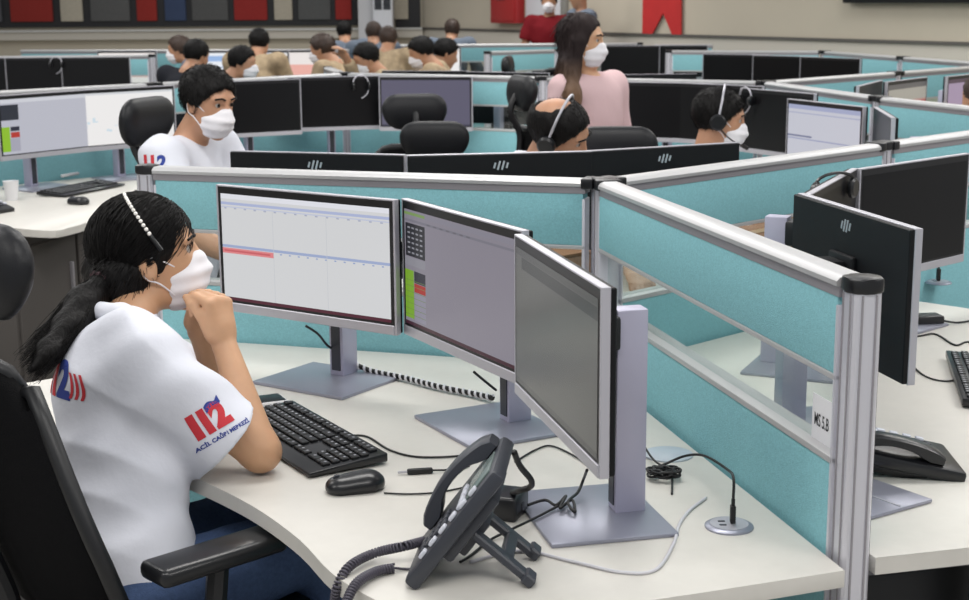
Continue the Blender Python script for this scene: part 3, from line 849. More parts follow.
def person(label, J, yaw, head, hyaw, hpitch=0, hroll=0, h=0.008, skin=SK_a, hair='short', hair_m=None, shirt=CL_white, sleeve=0.6, pants=CL_dark,
           mask=True, headset=False, female=False, collar=True, hands=None, fine=False, disp=0.004, group=None, hs=1.0, standing=False, flare=1.0, collar_up=0.0, collar_back=0.045):
    
    hair_m = hair_m or HAIR_BLACK
    base = Vector((J['pel'].x, J['pel'].y, 0))
    root = thing('person', label, 'person', base, 0, group)
    T = frame_m(yaw); fw, lf = T.col[0], T.col[1]
    R = frame_m(hyaw, hpitch, hroll); H = Vector(head)
    def hp(x, y, z): return H + R @ (Vector((x, y, z)) * hs)
    W = 0.9 if female else 1.0
    pel, nk = J['pel'], J['neck']
    up = (nk - pel).normalized(); sh_c = (J['shL'] + J['shR']) / 2
    chest = pel.lerp(nk, 0.66) + fw * 0.01
    TT = Matrix((fw, lf, up)).transposed()
    for i in range(3): pass
    torso = lambda g: [el(pel + Vector((0, 0, 0.01)), (0.115 + g, 0.165 + g, 0.12 + g), T, 0.05),
                       rc(pel + up * 0.06, chest, (0.128 if female else 0.14) + g, (0.138 if female else 0.155) + g, 0.05, fw, 0.76),
                       el(chest, (0.112 + g, 0.158 * W + g, 0.16 + g), TT, 0.05),
                       rc(sh_c.lerp(J['shL'], 0.85) - up * 0.01, sh_c.lerp(J['shR'], 0.85) - up * 0.01, 0.058 * W + g, 0.058 * W + g, 0.06)]
    body = torso(-0.012)
    body += [rc(nk - up * 0.03, hp(-0.02, 0, -0.05), 0.056 * W, 0.052 * W, 0.03)]
    # head
    body += [el(hp(-0.012, 0, 0.03), (0.098 * hs, 0.076 * hs, 0.088 * hs), R, 0.02), el(hp(0.028, 0, -0.03), (0.064 * hs, 0.062 * hs, 0.078 * hs), R, 0.03),
             rc(hp(0.01, 0.032, -0.066), hp(0.062, 0.008, -0.098), 0.03 * hs, 0.02 * hs, 0.02), rc(hp(0.01, -0.032, -0.066), hp(0.062, -0.008, -0.098), 0.03 * hs, 0.02 * hs, 0.02),
             rc(hp(0.086, 0, 0.012), hp(0.106, 0, -0.03), 0.009 * hs, 0.013 * hs, 0.012), el(hp(0.086, 0, -0.064), (0.012 * hs, 0.024 * hs, 0.010 * hs), R, 0.01)]
    for s in (-1, 1):
        body += [el(hp(-0.008, s * 0.078, -0.008), (0.019 * hs, 0.009 * hs, 0.032 * hs), R @ Matrix.Rotation(math.radians(-12), 3, 'Y'), 0.008),
                 el(hp(-0.002, s * 0.086, -0.006), (0.009 * hs, 0.006 * hs, 0.016 * hs), R, 0.004, 's'),
                 el(hp(0.094, s * 0.031, 0.012), (0.016 * hs, 0.019 * hs, 0.011 * hs), R, 0.012, 's'),
                 rc(hp(0.083, s * 0.016, 0.034), hp(0.072, s * 0.048, 0.032), 0.009 * hs, 0.008 * hs, 0.012)]
    for q in ('L', 'R'):
        body += [rc(J['sh' + q], J['el' + q], 0.05 * W, 0.042 * W, 0.03), rc(J['el' + q], J['wr' + q], 0.042 * W, 0.027 * W, 0.02)]
        if hands and q in hands: body += hands[q]
        else:
            dd = (J['wr' + q] - J['el' + q]).normalized()
            body += hand_prims(J['wr' + q], dd, Vector((0, 0, -1)) + fw * 0.2 if abs(dd.z) < 0.8 else -lf if q == 'L' else lf, 1 if q == 'L' else -1, (25, 30, 20))
        body += [rc(J['hip' + q], J['kn' + q], 0.08, 0.056, 0.04), rc(J['kn' + q], J['an' + q], 0.054, 0.038, 0.02),
                 rc(J['an' + q] - Vector((0, 0, 0.03)), J['an' + q] + fw * 0.16 - Vector((0, 0, 0.045)), 0.036, 0.03, 0.02)]
    def place(me, name, m, parent=None):
        me.transform(Matrix.Translation(-base))
        return obj(name, me, m, parent or root)
    b = place(sdf_mesh(body, h, 'body'), 'body', skin)
    # clothes
    sg = 0.006
    cl = torso(sg)
    for q in ('L', 'R'):
        a, c = J['sh' + q], J['el' + q]
        if sleeve <= 1.0:
            e = a.lerp(c, sleeve)
            cl.append(rc(a.lerp(c, 0.04), a.lerp(c, sleeve + 0.14) - up * 0.012 * flare, 0.070 * W, (0.074 + 0.010 * flare) * W + 0.004, 0.05, clip=(e, c - a)))
        else:
            cl.append(rc(a, c, 0.066 * W, 0.056 * W, 0.05))
            w = J['wr' + q]
            cl.append(rc(c, w, 0.056 * W, 0.042 * W, 0.03, clip=(c.lerp(w, min(0.97, sleeve - 1)), w - c)))
    cl.append(el(nk + fw * 0.015 + up * 0.045, (0.075, 0.07, 0.055), TT, 0.02, 's'))
    ph = rnd.random() * 6
    def dsp(X, Y, Z):
        w1 = np.sin(9 * X - 7 * Y + ph); w2 = np.sin(8 * Y + 6 * Z)
        return disp * (np.abs(np.sin(15 * X + 12 * Y + 21 * Z + 1.6 * w2 + ph)) * 1.5 * (0.5 + 0.5 * w1) - 0.5 + 0.8 * np.sin(34 * Z - 16 * X + 14 * Y + 2 * w1) * np.sin(9 * Z + 5 * Y + ph))
    hem = pel.z - 0.09
    lo_ = (pel.x - 1.5, pel.y - 1.5, hem - 1); hi_ = (pel.x + 1.5, pel.y + 1.5, 2.2)
    cl.append(half((pel.x, pel.y, hem), (0, 0, -1), lo_, hi_))
    sh = place(sdf_mesh(cl, h, 'shirt', dsp), 'shirt', shirt)
    if collar:
        nk0 = nk; nk = nk + up * collar_up + (-fw * 0.012 if collar_up else fw * 0)
        co = [rc(nk + up * 0.012 + lf * 0.045 - fw * collar_back, nk + up * 0.012 - lf * 0.045 - fw * collar_back, 0.019, 0.019, 0.02),
              rc(nk + up * 0.012 + lf * 0.05 - fw * collar_back, nk - up * 0.015 + lf * 0.028 + fw * 0.06, 0.018, 0.012, 0.02),
              rc(nk + up * 0.012 - lf * 0.05 - fw * collar_back, nk - up * 0.015 - lf * 0.028 + fw * 0.06, 0.018, 0.012, 0.02),
              rc(nk - up * 0.05, hp(-0.02, 0, -0.05), 0.053 * W, 0.05 * W, 0.012, op='s')]
        place(sdf_mesh(co, min(h, 0.008), 'collar'), 'collar', shirt, sh)
    tr = [el(pel - Vector((0, 0, 0.02)), (0.125, 0.175, 0.11), T, 0.05)]
    for q in ('L', 'R'):
        tr += [rc(J['hip' + q], J['kn' + q], 0.094, 0.074, 0.04), rc(J['kn' + q], J['an' + q], 0.072, 0.062, 0.03)]
    tr.append(half((pel.x, pel.y, pel.z + 0.10), (0, 0, 1), (pel.x - 1.5, pel.y - 1.5, 0), (pel.x + 1.5, pel.y + 1.5, 2)))
    place(sdf_mesh(tr, max(h, 0.008), 'trousers', dsp), 'trousers', pants)
    for q in ('L', 'R'):
        me = sdf_mesh([rc(J['an' + q] - Vector((0, 0, 0.04)), J['an' + q] + fw * 0.17 - Vector((0, 0, 0.055)), 0.045, 0.036, 0.02),
                       half((0, 0, 0.004), (0, 0, -1), (-50, -50, 0), (50, 50, 1))], max(h, 0.008), 'shoe')
        place(me, 'shoe', M_black)
    # hair
    g = 0.011
    cuts = [(hp(0.026, 0, 0.0), R @ Vector((0.8, 0, -0.6))), (hp(0, 0, -0.07), R @ Vector((0.25, 0, -1)))]
    hh = []
    if hair == 'short':
        hh = [el(hp(-0.014, 0, 0.032), ((0.098 + g) * hs, (0.076 + g) * hs, (0.09 + g) * hs), R, 0.01, cuts=cuts)]
    elif hair == 'bald':
        hh = [el(hp(-0.014, 0, 0.032), ((0.098 + g) * hs, (0.076 + g) * hs, (0.088 + g) * hs), R, 0.01, cuts=cuts),
              el(hp(-0.07, 0, 0.112), (0.072 * hs, 0.062 * hs, 0.062 * hs), R, 0.01, 's')]
    elif hair in ('long', 'pony'):
        cuts = [(hp(0.040, 0, 0.0), R @ Vector((0.92, 0, -0.38))), (hp(0, 0, -0.085), R @ Vector((0.1, 0, -1)))]
        hh = [el(hp(-0.016, 0, 0.034), ((0.097 + g) * hs, (0.076 + g) * hs, (0.089 + g) * hs), R, 0.01, cuts=cuts)]
        if hair == 'long':
            hh += [rc(hp(-0.045, 0, 0.02), hp(-0.045, -0.035, -0.15), 0.078, 0.066, 0.03, R.col[0], 0.75),
                   rc(hp(-0.035, -0.075, -0.12), hp(0.02, -0.175, -0.24), 0.055, 0.045, 0.03, R.col[0], 0.8), rc(hp(0.02, -0.175, -0.24), hp(0.045, -0.185, -0.38), 0.045, 0.018, 0.03, R.col[0], 0.8),
                   rc(hp(-0.02, 0.07, 0.0), hp(-0.02, 0.10, -0.26), 0.03, 0.022, 0.03), rc(hp(0.0, -0.078, 0.0), hp(-0.03, -0.085, -0.34), 0.03, 0.022, 0.03)]
    def hd(X, Y, Z): return 0.0022 * np.sin(130 * X + 60 * Z) * np.sin(120 * Y - 40 * Z)
    hair_o = place(sdf_mesh(hh, h, 'hair', hd), 'hair', hair_m) if hh else None
    if hair_o and hair != 'pony':
        hc_ = hp(-0.03, 0, 0.09) - base; fwl = R.col[0]
        if hair == 'long': hair_tufts(hair_o, hair_m, lambda c: (c - hc_) * 2 + V((0, 0, -0.25)), 2600, 0.05, 0.02, 0.0016, skip=lambda c: (c + base - hp(0.0, 0, 0)).dot(R.col[0]) > 0.0)
        else: hair_tufts(hair_o, hair_m, lambda c: (c - hc_) + V((0, 0, -0.02)) + fwl * 0.02, 2400 if h < 0.01 else 500, 0.013 if hair == 'short' else 0.008, 0.3 if hair == 'short' else 0.12, 0.0011 if h < 0.01 else 0.002)
    # mask, eyes, brows
    if mask:
        mk = [el(hp(0.042, 0, -0.054), (0.070 * hs, 0.064 * hs, 0.066 * hs), R, 0.01, cuts=[(hp(0.036, 0, 0), R @ Vector((-1, 0, 0.12))), (hp(0.08, 0, 0.002), R @ Vector((-0.35, 0, 1)))]),
              rc(hp(0.094, 0, -0.006), hp(0.104, 0, -0.035), 0.010 * hs, 0.016 * hs, 0.03)]
        def md(X, Y, Z):
            zz = (X - H.x) * R[0][2] + (Y - H.y) * R[1][2] + (Z - H.z) * R[2][2]
            return 0.0018 * np.sin(zz * 210)
        m_o = place(sdf_mesh(mk, min(h, 0.006), 'face_mask', md), 'face_mask', CL_mask)
        if h < 0.012:
            for s in (-1, 1):
                bm = bm_new()
                add_tube(bm, smooth_path([hp(0.045, s * 0.062, -0.016) - base, hp(0.015, s * 0.077, 0.006) - base, hp(-0.012, s * 0.084, 0.014) - base, hp(-0.026, s * 0.08, 0.0) - base]), 0.0018, 6)
                add_tube(bm, smooth_path([hp(0.038, s * 0.06, -0.075) - base, hp(0.012, s * 0.075, -0.045) - base, hp(-0.012, s * 0.082, -0.03) - base, hp(-0.026, s * 0.08, 0.0) - base]), 0.0018, 6)
                obj('ear_loop', bm, CL_mask, m_o)
    if h < 0.012:
        for s in (-1, 1):
            bm = bm_new(); bmesh.ops.create_uvsphere(bm, u_segments=14, v_segments=10, radius=0.0112 * hs)
            e = obj('eye', bm, EYE_W, b, smooth=180); e.matrix_basis = Matrix.Translation(hp(0.0715, s * 0.031, 0.012) - base) @ R.to_4x4()
            bm = bm_new(); add_lathe(bm, [(0.0064, 0), (0.0058, 0.0016), (0.001, 0.0022)], n=12)
            ir = obj('iris', bm, EYE_D, e, smooth=180); ir.matrix_basis = Matrix.Rotation(math.radians(90), 4, 'Y') ; ir.location = (0.0100 * hs, 0, 0)
            bm = bm_new(); add_tube(bm, smooth_path([hp(0.094, s * 0.014, 0.033) - base, hp(0.094, s * 0.033, 0.039) - base, hp(0.08, s * 0.052, 0.033) - base]), [0.003] * 17, 6)
            obj('eyebrow', bm, hair_m, b)
    if headset:
        hsd = thing('headset', 'black headset with microphone boom worn by ' + headset, 'headset', H)
        pts = [hp(-0.01, math.cos(a) * 0.097, 0.02 + math.sin(a) * 0.122) - H for a in [math.pi * i / 20 for i in range(21)]]
        bm = bm_new(); add_tube(bm, pts, 0.0045, 8); obj('band', bm, M_silver if True else M_blacks, hsd)
        for s in (-1, 1):
            bm = bm_new(); add_lathe(bm, [(0.026, -0.01), (0.031, -0.006), (0.031, 0.006), (0.024, 0.012)], n=20)
            o = obj('ear_cup', bm, M_blacks, hsd); o.matrix_basis = Matrix.Translation(hp(-0.01, s * 0.1, -0.004) - H) @ (R @ Matrix.Rotation(math.radians(-90 * s), 3, 'X')).to_4x4()
        bm = bm_new(); add_tube(bm, smooth_path([hp(-0.005, -0.108, -0.02) - H, hp(0.05, -0.1, -0.06) - H, hp(0.115, -0.055, -0.085) - H]), 0.003, 6); obj('boom', bm, M_blacks, hsd)
        bm = bm_new(); add_tube(bm, [hp(0.108, -0.06, -0.082) - H, hp(0.128, -0.042, -0.09) - H], 0.008, 8); obj('microphone', bm, M_blacks, hsd)
    return root, b, sh, (T, R, H, hp, base)

def pose(head, yaw, lean=0.10, seated=True, female=False, arms='desk', scale=1.0, side=0.0, hunch=0.0):
    """joints of a simple seated or standing figure whose head centre is at head"""
    H = Vector(head); T = frame_m(yaw); fw, lf = T.col[0], T.col[1]
    sw = 0.17 if female else 0.195
    J = {}
    if seated:
        zp = 0.56; J['neck'] = H - Vector((0, 0, 0.138 - hunch)) - fw * (0.05 + hunch * 0.8)
        J['pel'] = Vector((J['neck'].x, J['neck'].y, 0)) - fw * (0.06 + lean) - lf * side + Vector((0, 0, zp))
    else:
        J['neck'] = H - Vector((0, 0, 0.142)) - fw * 0.03
        J['pel'] = Vector((J['neck'].x, J['neck'].y, H.z * 0.585)) - fw * lean
    n, p = J['neck'], J['pel']
    for q, s in (('L', 1), ('R', -1)):
        J['sh' + q] = n + lf * sw * s - Vector((0, 0, 0.052))
        J['hip' + q] = p + lf * 0.09 * s - Vector((0, 0, 0.02))
        if seated:
            J['kn' + q] = p + fw * 0.40 + lf * 0.12 * s - Vector((0, 0, 0.02)); J['an' + q] = Vector((J['kn' + q].x, J['kn' + q].y, 0.08)) + fw * 0.02
        else:
            J['kn' + q] = Vector((p.x, p.y, H.z * 0.32)) + lf * 0.1 * s + fw * 0.02; J['an' + q] = Vector((p.x, p.y, 0.08)) + lf * 0.1 * s
        if arms == 'desk':
            J['el' + q] = J['sh' + q] + fw * 0.13 + lf * 0.05 * s - Vector((0, 0, 0.25)); J['wr' + q] = J['el' + q] + fw * 0.23 - lf * 0.04 * s + Vector((0, 0, 0.0))
            J['wr' + q].z = max(0.80, J['el' + q].z - 0.1)
        elif arms == 'down':
            J['el' + q] = J['sh' + q] + lf * 0.05 * s - Vector((0, 0, 0.29)); J['wr' + q] = J['el' + q] + fw * 0.06 + lf * 0.0 * s - Vector((0, 0, 0.25))
        elif arms == 'front':
            J['el' + q] = J['sh' + q] + lf * 0.07 * s - fw * 0.01 - Vector((0, 0, 0.28)); J['wr' + q] = J['el' + q] + fw * 0.22 - lf * 0.05 * s + Vector((0, 0, 0.0))
    return J

# ------------------------------------------------------------------ the seated woman in front
V = Vector
JW = dict(pel=V((-0.69, 2.60, 0.57)), neck=V((-0.715, 2.835, 1.035)), shR=V((-0.635, 2.67, 0.965)), shL=V((-0.81, 2.985, 0.985)),
          elR=V((-0.435, 2.70, 0.795)), wrR=V((-0.515, 2.805, 0.985)), elL=V((-0.555, 3.05, 0.79)), wrL=V((-0.585, 2.925, 0.985)),
          hipR=V((-0.63, 2.54, 0.55)), hipL=V((-0.75, 2.68, 0.55)), knR=V((-0.33, 2.80, 0.58)), knL=V((-0.46, 2.96, 0.58)),
          anR=V((-0.32, 2.80, 0.09)), anL=V((-0.45, 2.97, 0.09)))
wh = dict(R=hand_prims(JW['wrR'], (-0.12, 0.12, 0.95), (-0.80, 0.50, 0.2), 1, (62, 78, 45), s=0.98, thumb=10),
          L=hand_prims(JW['wrL'], (0.22, -0.25, 0.92), (0.45, -0.75, 0.1), -1, (55, 70, 40), s=0.96, thumb=10))
wroot, wbody, wshirt, wx_ = person('seated woman with long dark ponytail in a white polo, chin on clasped hands', JW, 58, (-0.682, 2.935, 1.136), 14, -5, 0, h=0.0045,
                              hair='pony', shirt=CL_white, sleeve=0.74, pants=CL_jean, mask=True, female=True, hands=wh, disp=0.0075, hs=0.99, flare=2.2, collar_up=0.008)
T_, R_, H_, hp_, base_ = wx_
# ponytail, tie and beaded headband
pt = [at_px(104, 283, Y=2.86), at_px(86, 305, Y=2.82), at_px(70, 330, Y=2.77), at_px(50, 352, Y=2.72), at_px(30, 372, Y=2.68)]
pr = [rc(hp_(-0.09, -0.005, -0.02), pt[0], 0.05, 0.024, 0.03), rc(pt[0], pt[1], 0.022, 0.036, 0.02), rc(pt[1], pt[2], 0.036, 0.034, 0.02), rc(pt[2], pt[3], 0.034, 0.024, 0.02), rc(pt[3], pt[4], 0.024, 0.006, 0.02)]
me = sdf_mesh(pr, 0.005, 'ponytail', lambda X, Y, Z: 0.003 * np.sin(110 * X - 110 * Z) * np.sin(90 * Y)); me.transform(Matrix.Translation(-base_))
pony = obj('ponytail', me, HAIR_BLACK, wroot)
# strands combed back to the tie, and the loose wavy tail
rr = random.Random(11); hair_w = [c for c in wroot.children if c.name.startswith('hair')][0]
nape = sdf_mesh([rc(hp_(-0.055, 0, -0.01), hp_(-0.070, 0, -0.145), 0.066, 0.040, 0.03), rc(hp_(-0.035, -0.05, -0.02), hp_(-0.045, -0.045, -0.145), 0.032, 0.022, 0.03), rc(hp_(-0.035, 0.05, -0.02), hp_(-0.055, 0.035, -0.11), 0.032, 0.024, 0.03), rc(hp_(-0.068, -0.052, -0.02), hp_(-0.066, -0.056, -0.145), 0.038, 0.026, 0.03)], 0.005, 'nape_hair')
nape.transform(Matrix.Translation(-base_)); nape_o = obj('nape_hair', nape, HAIR_BLACK, wroot)
hair_tufts(nape_o, HAIR_BLACK, lambda c: V((-0.25, -0.1, -0.5)), 900, 0.045, 0.06, 0.0013, seed=9)
er = np.array((0.1085, 0.0875, 0.1005)) * 0.99; ec = V((-0.016, 0, 0.034)) * 0.99
endl = (R_.transposed() @ (pt[0] - H_)) - ec
paths = []
hv = hair_w.data.vertices
Rt = R_.transposed()
for _ in range(2600):
    p = Rt @ (hv[rr.randrange(len(hv))].co + base_ - H_) - ec
    if p.x > 0.035 and p.z < 0.035: continue
    d0 = p.normalized(); d1 = (endl + V((rr.uniform(-.02, .02), rr.uniform(-.03, .03), rr.uniform(-.03, .03)))).normalized()
    om_ = math.acos(max(-1, min(1, d0.dot(d1))))
    if om_ < 0.2: continue
    f1 = min(1.0, 1.1 / om_) if rr.random() < 0.5 else 1.0
    row = []; lift = rr.uniform(0.985, 1.03); wv = rr.uniform(0, 6)
    for i in range(9):
        t = f1 * i / 8
        d = (d0 * math.sin((1 - t) * om_) + d1 * math.sin(t * om_)) / max(1e-4, math.sin(om_))
        r = 1 / math.sqrt((d.x / er[0]) ** 2 + (d.y / er[1]) ** 2 + (d.z / er[2]) ** 2) * (lift + 0.012 * math.sin(wv + 7 * t))
        row.append(H_ + R_ @ (d.normalized() * r + ec) - base_)
    paths.append(row)
o = obj('hair_strands', strand_mesh(paths, 0.0014, 'hair_strands'), HAIR_BLACK, hair_w); o['kind'] = 'stuff'
paths = []; pp = smooth_path(pt, 5)
for _ in range(900):
    a = rr.uniform(0, 6.28); q = math.sqrt(rr.random()); w1, w2 = rr.uniform(0, 6), rr.uniform(0, 6); row = []
    for i, c in enumerate(pp):
        t = i / (len(pp) - 1); rad = (0.020 + 0.024 * math.sin(min(1, t * 1.6) * 1.57)) * q * (1 - 0.25 * t)
        row.append(c + V((math.cos(a + t) * rad, math.sin(a + t) * rad * 0.8, math.sin(a * 2 + 3) * rad * 0.8)) + V((math.sin(w1 + 9 * t), math.cos(w2 + 8 * t), math.sin(w2 + 10 * t))) * 0.006 * t - base_)
    n_ = rr.randrange(len(row) - 6, len(row)); paths.append(row[:n_])
o = obj('tail_strands', strand_mesh(paths, 0.0014, 'tail_strands'), HAIR_BLACK, pony); o['kind'] = 'stuff'
bm = bm_new()
for k in range(24):
    a = 2 * math.pi * k / 24; 
    dirv = (pt[1] - pt[0]).normalized(); u = dirv.cross(V((0, 0, 1))).normalized(); w = dirv.cross(u)
    for j, rr in enumerate((0.0,)):
        r = bmesh.ops.create_icosphere(bm, subdivisions=1, radius=0.006)
        for v in r['verts']: v.co += pt[0] + (u * math.cos(a) + w * math.sin(a)) * (0.025 + 0.003 * (k % 2)) - base_
obj('hair_tie', bm, mat('dark_plum_elastic', '3a1f26', 0.6), pony)
def arc(a, r=1.0): return hp_(0.024 - 0.056 * math.sin(a), math.cos(a) * 0.092 * r, 0.026 + math.sin(a) * 0.104 * r)
bm = bm_new(); add_tube(bm, [arc(math.pi * i / 24) - base_ for i in range(25)], 0.0045, 8); hb = obj('headband', bm, M_blacks, wroot)
bm = bm_new()
for k in range(15):
    r = bmesh.ops.create_icosphere(bm, subdivisions=2, radius=0.0042)
    for v in r['verts']: v.co += arc(math.pi * (0.50 + k * 0.028), 1.045) - base_
bd = obj('beads', bm, mat('pearl_beads', 'f3f0ea', 0.2), hb); bd['kind'] = 'stuff'

# printed lettering pressed onto the sleeve and the back
def decal(me, origin, xdir, ydir, tree, m, parent, base, name):
    """me: flat text mesh in XY -> projected onto a surface along the plane normal"""
    xd = Vector(xdir).normalized(); n = xd.cross(Vector(ydir)).normalized(); yd = n.cross(xd)
    bm = bm_new(); bm.from_mesh(me)
    bmesh.ops.triangulate(bm, faces=bm.faces)
    for _ in range(3):
        es = [e for e in bm.edges if e.calc_length() > 0.008]
        if not es: break
        bmesh.ops.subdivide_edges(bm, edges=es, cuts=1)
        bmesh.ops.triangulate(bm, faces=bm.faces)
    for v in bm.verts:
        p = Vector(origin) + xd * v.co.x + yd * v.co.y
        hit = tree.ray_cast(p + n * 0.12, -n, 0.3)
        v.co = (hit[0] + n * 0.0014) if hit[0] is not None else p
    for v in bm.verts: v.co -= base
    return obj(name, bm, m, parent, smooth=0)
def tree_of(o, base):
    me = o.data
    return BVHTree.FromPolygons([v.co + base for v in me.vertices], [p.vertices[:] for p in me.polygons])
tr_ = tree_of(wshirt, base_)
P_red = mat('red_print', 'c2303a', 0.8); P_blue = mat('blue_print', '2c3f8e', 0.8)
vd = (V((0, 0, CAMH)) - JW['shR']).normalized()
ca, cb = at_px(184, 436, Y=2.60), at_px(229, 409, Y=2.66)
xd = (cb - ca).normalized(); nn = V((0.35, -0.85, 0.35)).normalized(); yd = nn.cross(xd).normalized()
if yd.z < 0: yd = -yd
ctr = (ca + cb) / 2
for s, dx, m in (('1', -0.030, P_red), ('1', -0.010, P_red), ('2', 0.018, P_red)):
    decal(text_mesh(s, 0.062, bold=0.004), ctr + xd * dx, xd, yd, tr_, m, wshirt, base_, 'printed_digit')
decal(text_mesh('~', 0.05, bold=0.004), ctr + xd * 0.017 + yd * 0.026, xd, yd, tr_, P_blue, wshirt, base_, 'printed_swoosh')
decal(text_mesh('ACİL ÇAĞRI MERKEZİ', 0.0105, bold=0.0004), ctr - yd * 0.036 + xd * 0.006, xd, yd, tr_, P_blue, wshirt, base_, 'printed_words')
# back print, seen at a slant
cb2 = at_px(52, 380, Y=2.70); nb = V((-0.55, -0.8, 0.15)).normalized(); xb = V((0.0, 0.0, 1.0)).cross(nb).normalized(); yb = nb.cross(xb)
for s, dx, m in (('1', -0.045, P_red), ('1', -0.015, P_red), ('2', 0.025, P_blue)):
    decal(text_mesh(s, 0.095, bold=0.005), cb2 + xb * dx, xb, yb, tr_, m, wshirt, base_, 'back_print')
decal(text_mesh(')))', 0.05, bold=0.002), cb2 + xb * 0.075, xb, yb, tr_, P_red, wshirt, base_, 'back_print')

# ------------------------------------------------------------------ the others
def hand_to_head(J, q, target):
    J['wr' + q] = V(target); J['el' + q] = (J['sh' + q] + V(target)) / 2 + V((0, 0, -0.16))
    return J
h2 = (-0.905, 4.85, 1.315)
J = pose(h2, -18, 0.02, hunch=0.035)
r2, _, s2_, x2 = person('masked man in a white polo at left, looking right past a black headrest chair', J, -18, h2, -36, 12, hs=0.93, collar=False, h=0.007, skin=SK_b, shirt=CL_white, pants=CL_jean, sleeve=0.6)
T2, R2, H2, hp2, base2 = x2
t2 = tree_of(s2_, base2)
q = at_px(163, 159, Y=4.72)
for s, dx, m in (('1', -0.035, P_red), ('1', -0.01, P_red), ('2', 0.02, P_blue)):
    decal(text_mesh(s, 0.055, bold=0.003), q + V((dx, 0, 0)), (1, 0.0, 0.05), (0, 0, 1), t2, m, s2_, base2, 'printed_digit')
h3 = (0.245, 4.74, 1.215)
person('balding man in white wearing a headset, head bowed behind the middle partition', pose(V(h3) + V((-0.045, 0.03, 0)), 285, 0.14, hunch=0.04), 300, h3, -14, 24, 20, hs=0.97, h=0.007, skin=SK_b, hair='bald', mask=False, headset='the bowed balding man behind the middle partition', pants=CL_jean)
hpk = (0.425, 6.3, 1.462)
om = mat('ombre_long_hair', '4a3c36', 0.6, noise=0.3, nscale=40, bump=0.5, bscale=120, stretch=(1, 1, 0.2), spec=0.12)
# brown hair that grows lighter toward the tips
nt = om.node_tree; tc = nt.nodes.new('ShaderNodeTexCoord'); sx = nt.nodes.new('ShaderNodeSeparateXYZ'); nt.links.new(tc.outputs['Object'], sx.inputs[0])
mr = nt.nodes.new('ShaderNodeMapRange'); mr.inputs[1].default_value = 1.14; mr.inputs[2].default_value = 1.40; nt.links.new(sx.outputs[2], mr.inputs[0])
rp = nt.nodes.new('ShaderNodeValToRGB'); rp.color_ramp.elements[0].color = lin('8a6d55'); rp.color_ramp.elements[1].color = lin('2c2424'); nt.links.new(mr.outputs[0], rp.inputs[0]); nt.links.new(rp.outputs[0], nt.nodes['Principled BSDF'].inputs['Base Color'])
person('standing masked woman with long ombre hair and a pale pink blouse', pose(V(hpk) + V((0.05, 0, 0)), -44, 0.0, False, True, 'front'), -48, hpk, -20, 4, h=0.007, hs=0.92, hair='long', hair_m=om, shirt=CL_pink, sleeve=1.9, pants=CL_dark, collar=False, female=True)
h4 = (0.905, 5.6, 1.185)
person('masked man in white with a silver headset band, facing right beside dark monitors', pose(h4, -5, 0.06), -5, h4, -8, 10, hs=0.94, h=0.007, skin=SK_b, headset='the masked man facing right beside dark monitors', pants=CL_jean)
FAR = [
 ('far masked person with brown hair facing left, at the left by the screens', (-2.36, 11.5, 1.27), 185, 178, 5, 'short', HAIR_BROWN, CL_grey, True),
 ('far dark-haired person in dark clothes with back turned, left of the masked dark-clad man', (-1.93, 10.0, 1.28), 60, 50, 12, 'short', HAIR_BLACK, CL_dark, False),
 ('far masked man in dark clothes facing right, before a bright screen', (-1.54, 9.5, 1.25), 0, -12, 8, 'short', HAIR_BLACK, CL_dark, True),
 ('far man in sand uniform with back turned to the camera between two bright screens', (-1.70, 11.3, 1.325), 75, 78, 5, 'short', HAIR_BLACK, CL_beige, False),
 ('far man in sand uniform turned left beside the pink-tinted screen', (-1.14, 10.5, 1.30), 160, 165, 12, 'short', HAIR_BROWN, CL_beige, True),
 ('far masked man in sand uniform touching his forehead', (-0.79, 10.0, 1.25), 190, 205, 22, 'short', HAIR_BLACK, CL_beige, True),
 ('far masked man in sand uniform bowed and facing left, right of the dark chair', (-0.43, 10.3, 1.28), 175, 195, 22, 'short', HAIR_BLACK, CL_beige, True),
 ('far short-haired person in sand uniform facing right, just behind the bowed one', (-0.27, 10.9, 1.25), 20, 15, 20, 'short', HAIR_BLACK, CL_beige, False),
 ('farthest brown-haired person, left of the two heads below the air conditioner', (-1.02, 13.9, 1.33), 90, 90, 5, 'short', HAIR_BROWN, CL_grey, False),
 ('farthest brown-haired person, right of the two heads below the air conditioner', (-0.80, 12.6, 1.31), 80, 80, 5, 'short', HAIR_BROWN, CL_beige, False),
 ('farthest dark-haired person whose head shows above the white desk left of the red shirt', (-0.30, 14.6, 1.34), 80, 95, 0, 'short', HAIR_BROWN, CL_grey, False),
 ('farthest dark-haired person between the turned uniformed man and the pillar', (-1.36, 14.6, 1.33), 100, 90, 0, 'short', HAIR_BLACK, CL_grey, False),
 ('brown-haired person cut off by the right frame edge', (2.36, 7.0, 1.17), 100, 120, 0, 'short', HAIR_BROWN, CL_white, False),
]
for lab, hc, ya, hy, hpi, hr, hm, sh_, mk in FAR:
    hc = V(hc) - V((0, 0, 0.005)); J = pose(hc, ya, 0.08, hunch=0.06)
    if 'forehead' in lab: hand_to_head(J, 'R', V(hc) + V((-0.12, -0.08, -0.0)))
    person(lab, J, ya, hc, hy, hpi, h=0.013, hs=0.87, skin=SK_b, hair=hr, hair_m=hm, shirt=sh_, sleeve=1.95 if sh_ is not CL_white else 0.6, mask=mk, collar=False)
hr_ = (0.69, 15.4, 1.60)
person('standing masked man in a dark red shirt by the white door', pose(hr_, 262, 0.0, False, False, 'front'), 262, hr_, 262, 5, h=0.014, skin=SK_b, shirt=CL_red, sleeve=0.7, collar=False)
hg_ = (0.965, 14.9, 1.66)
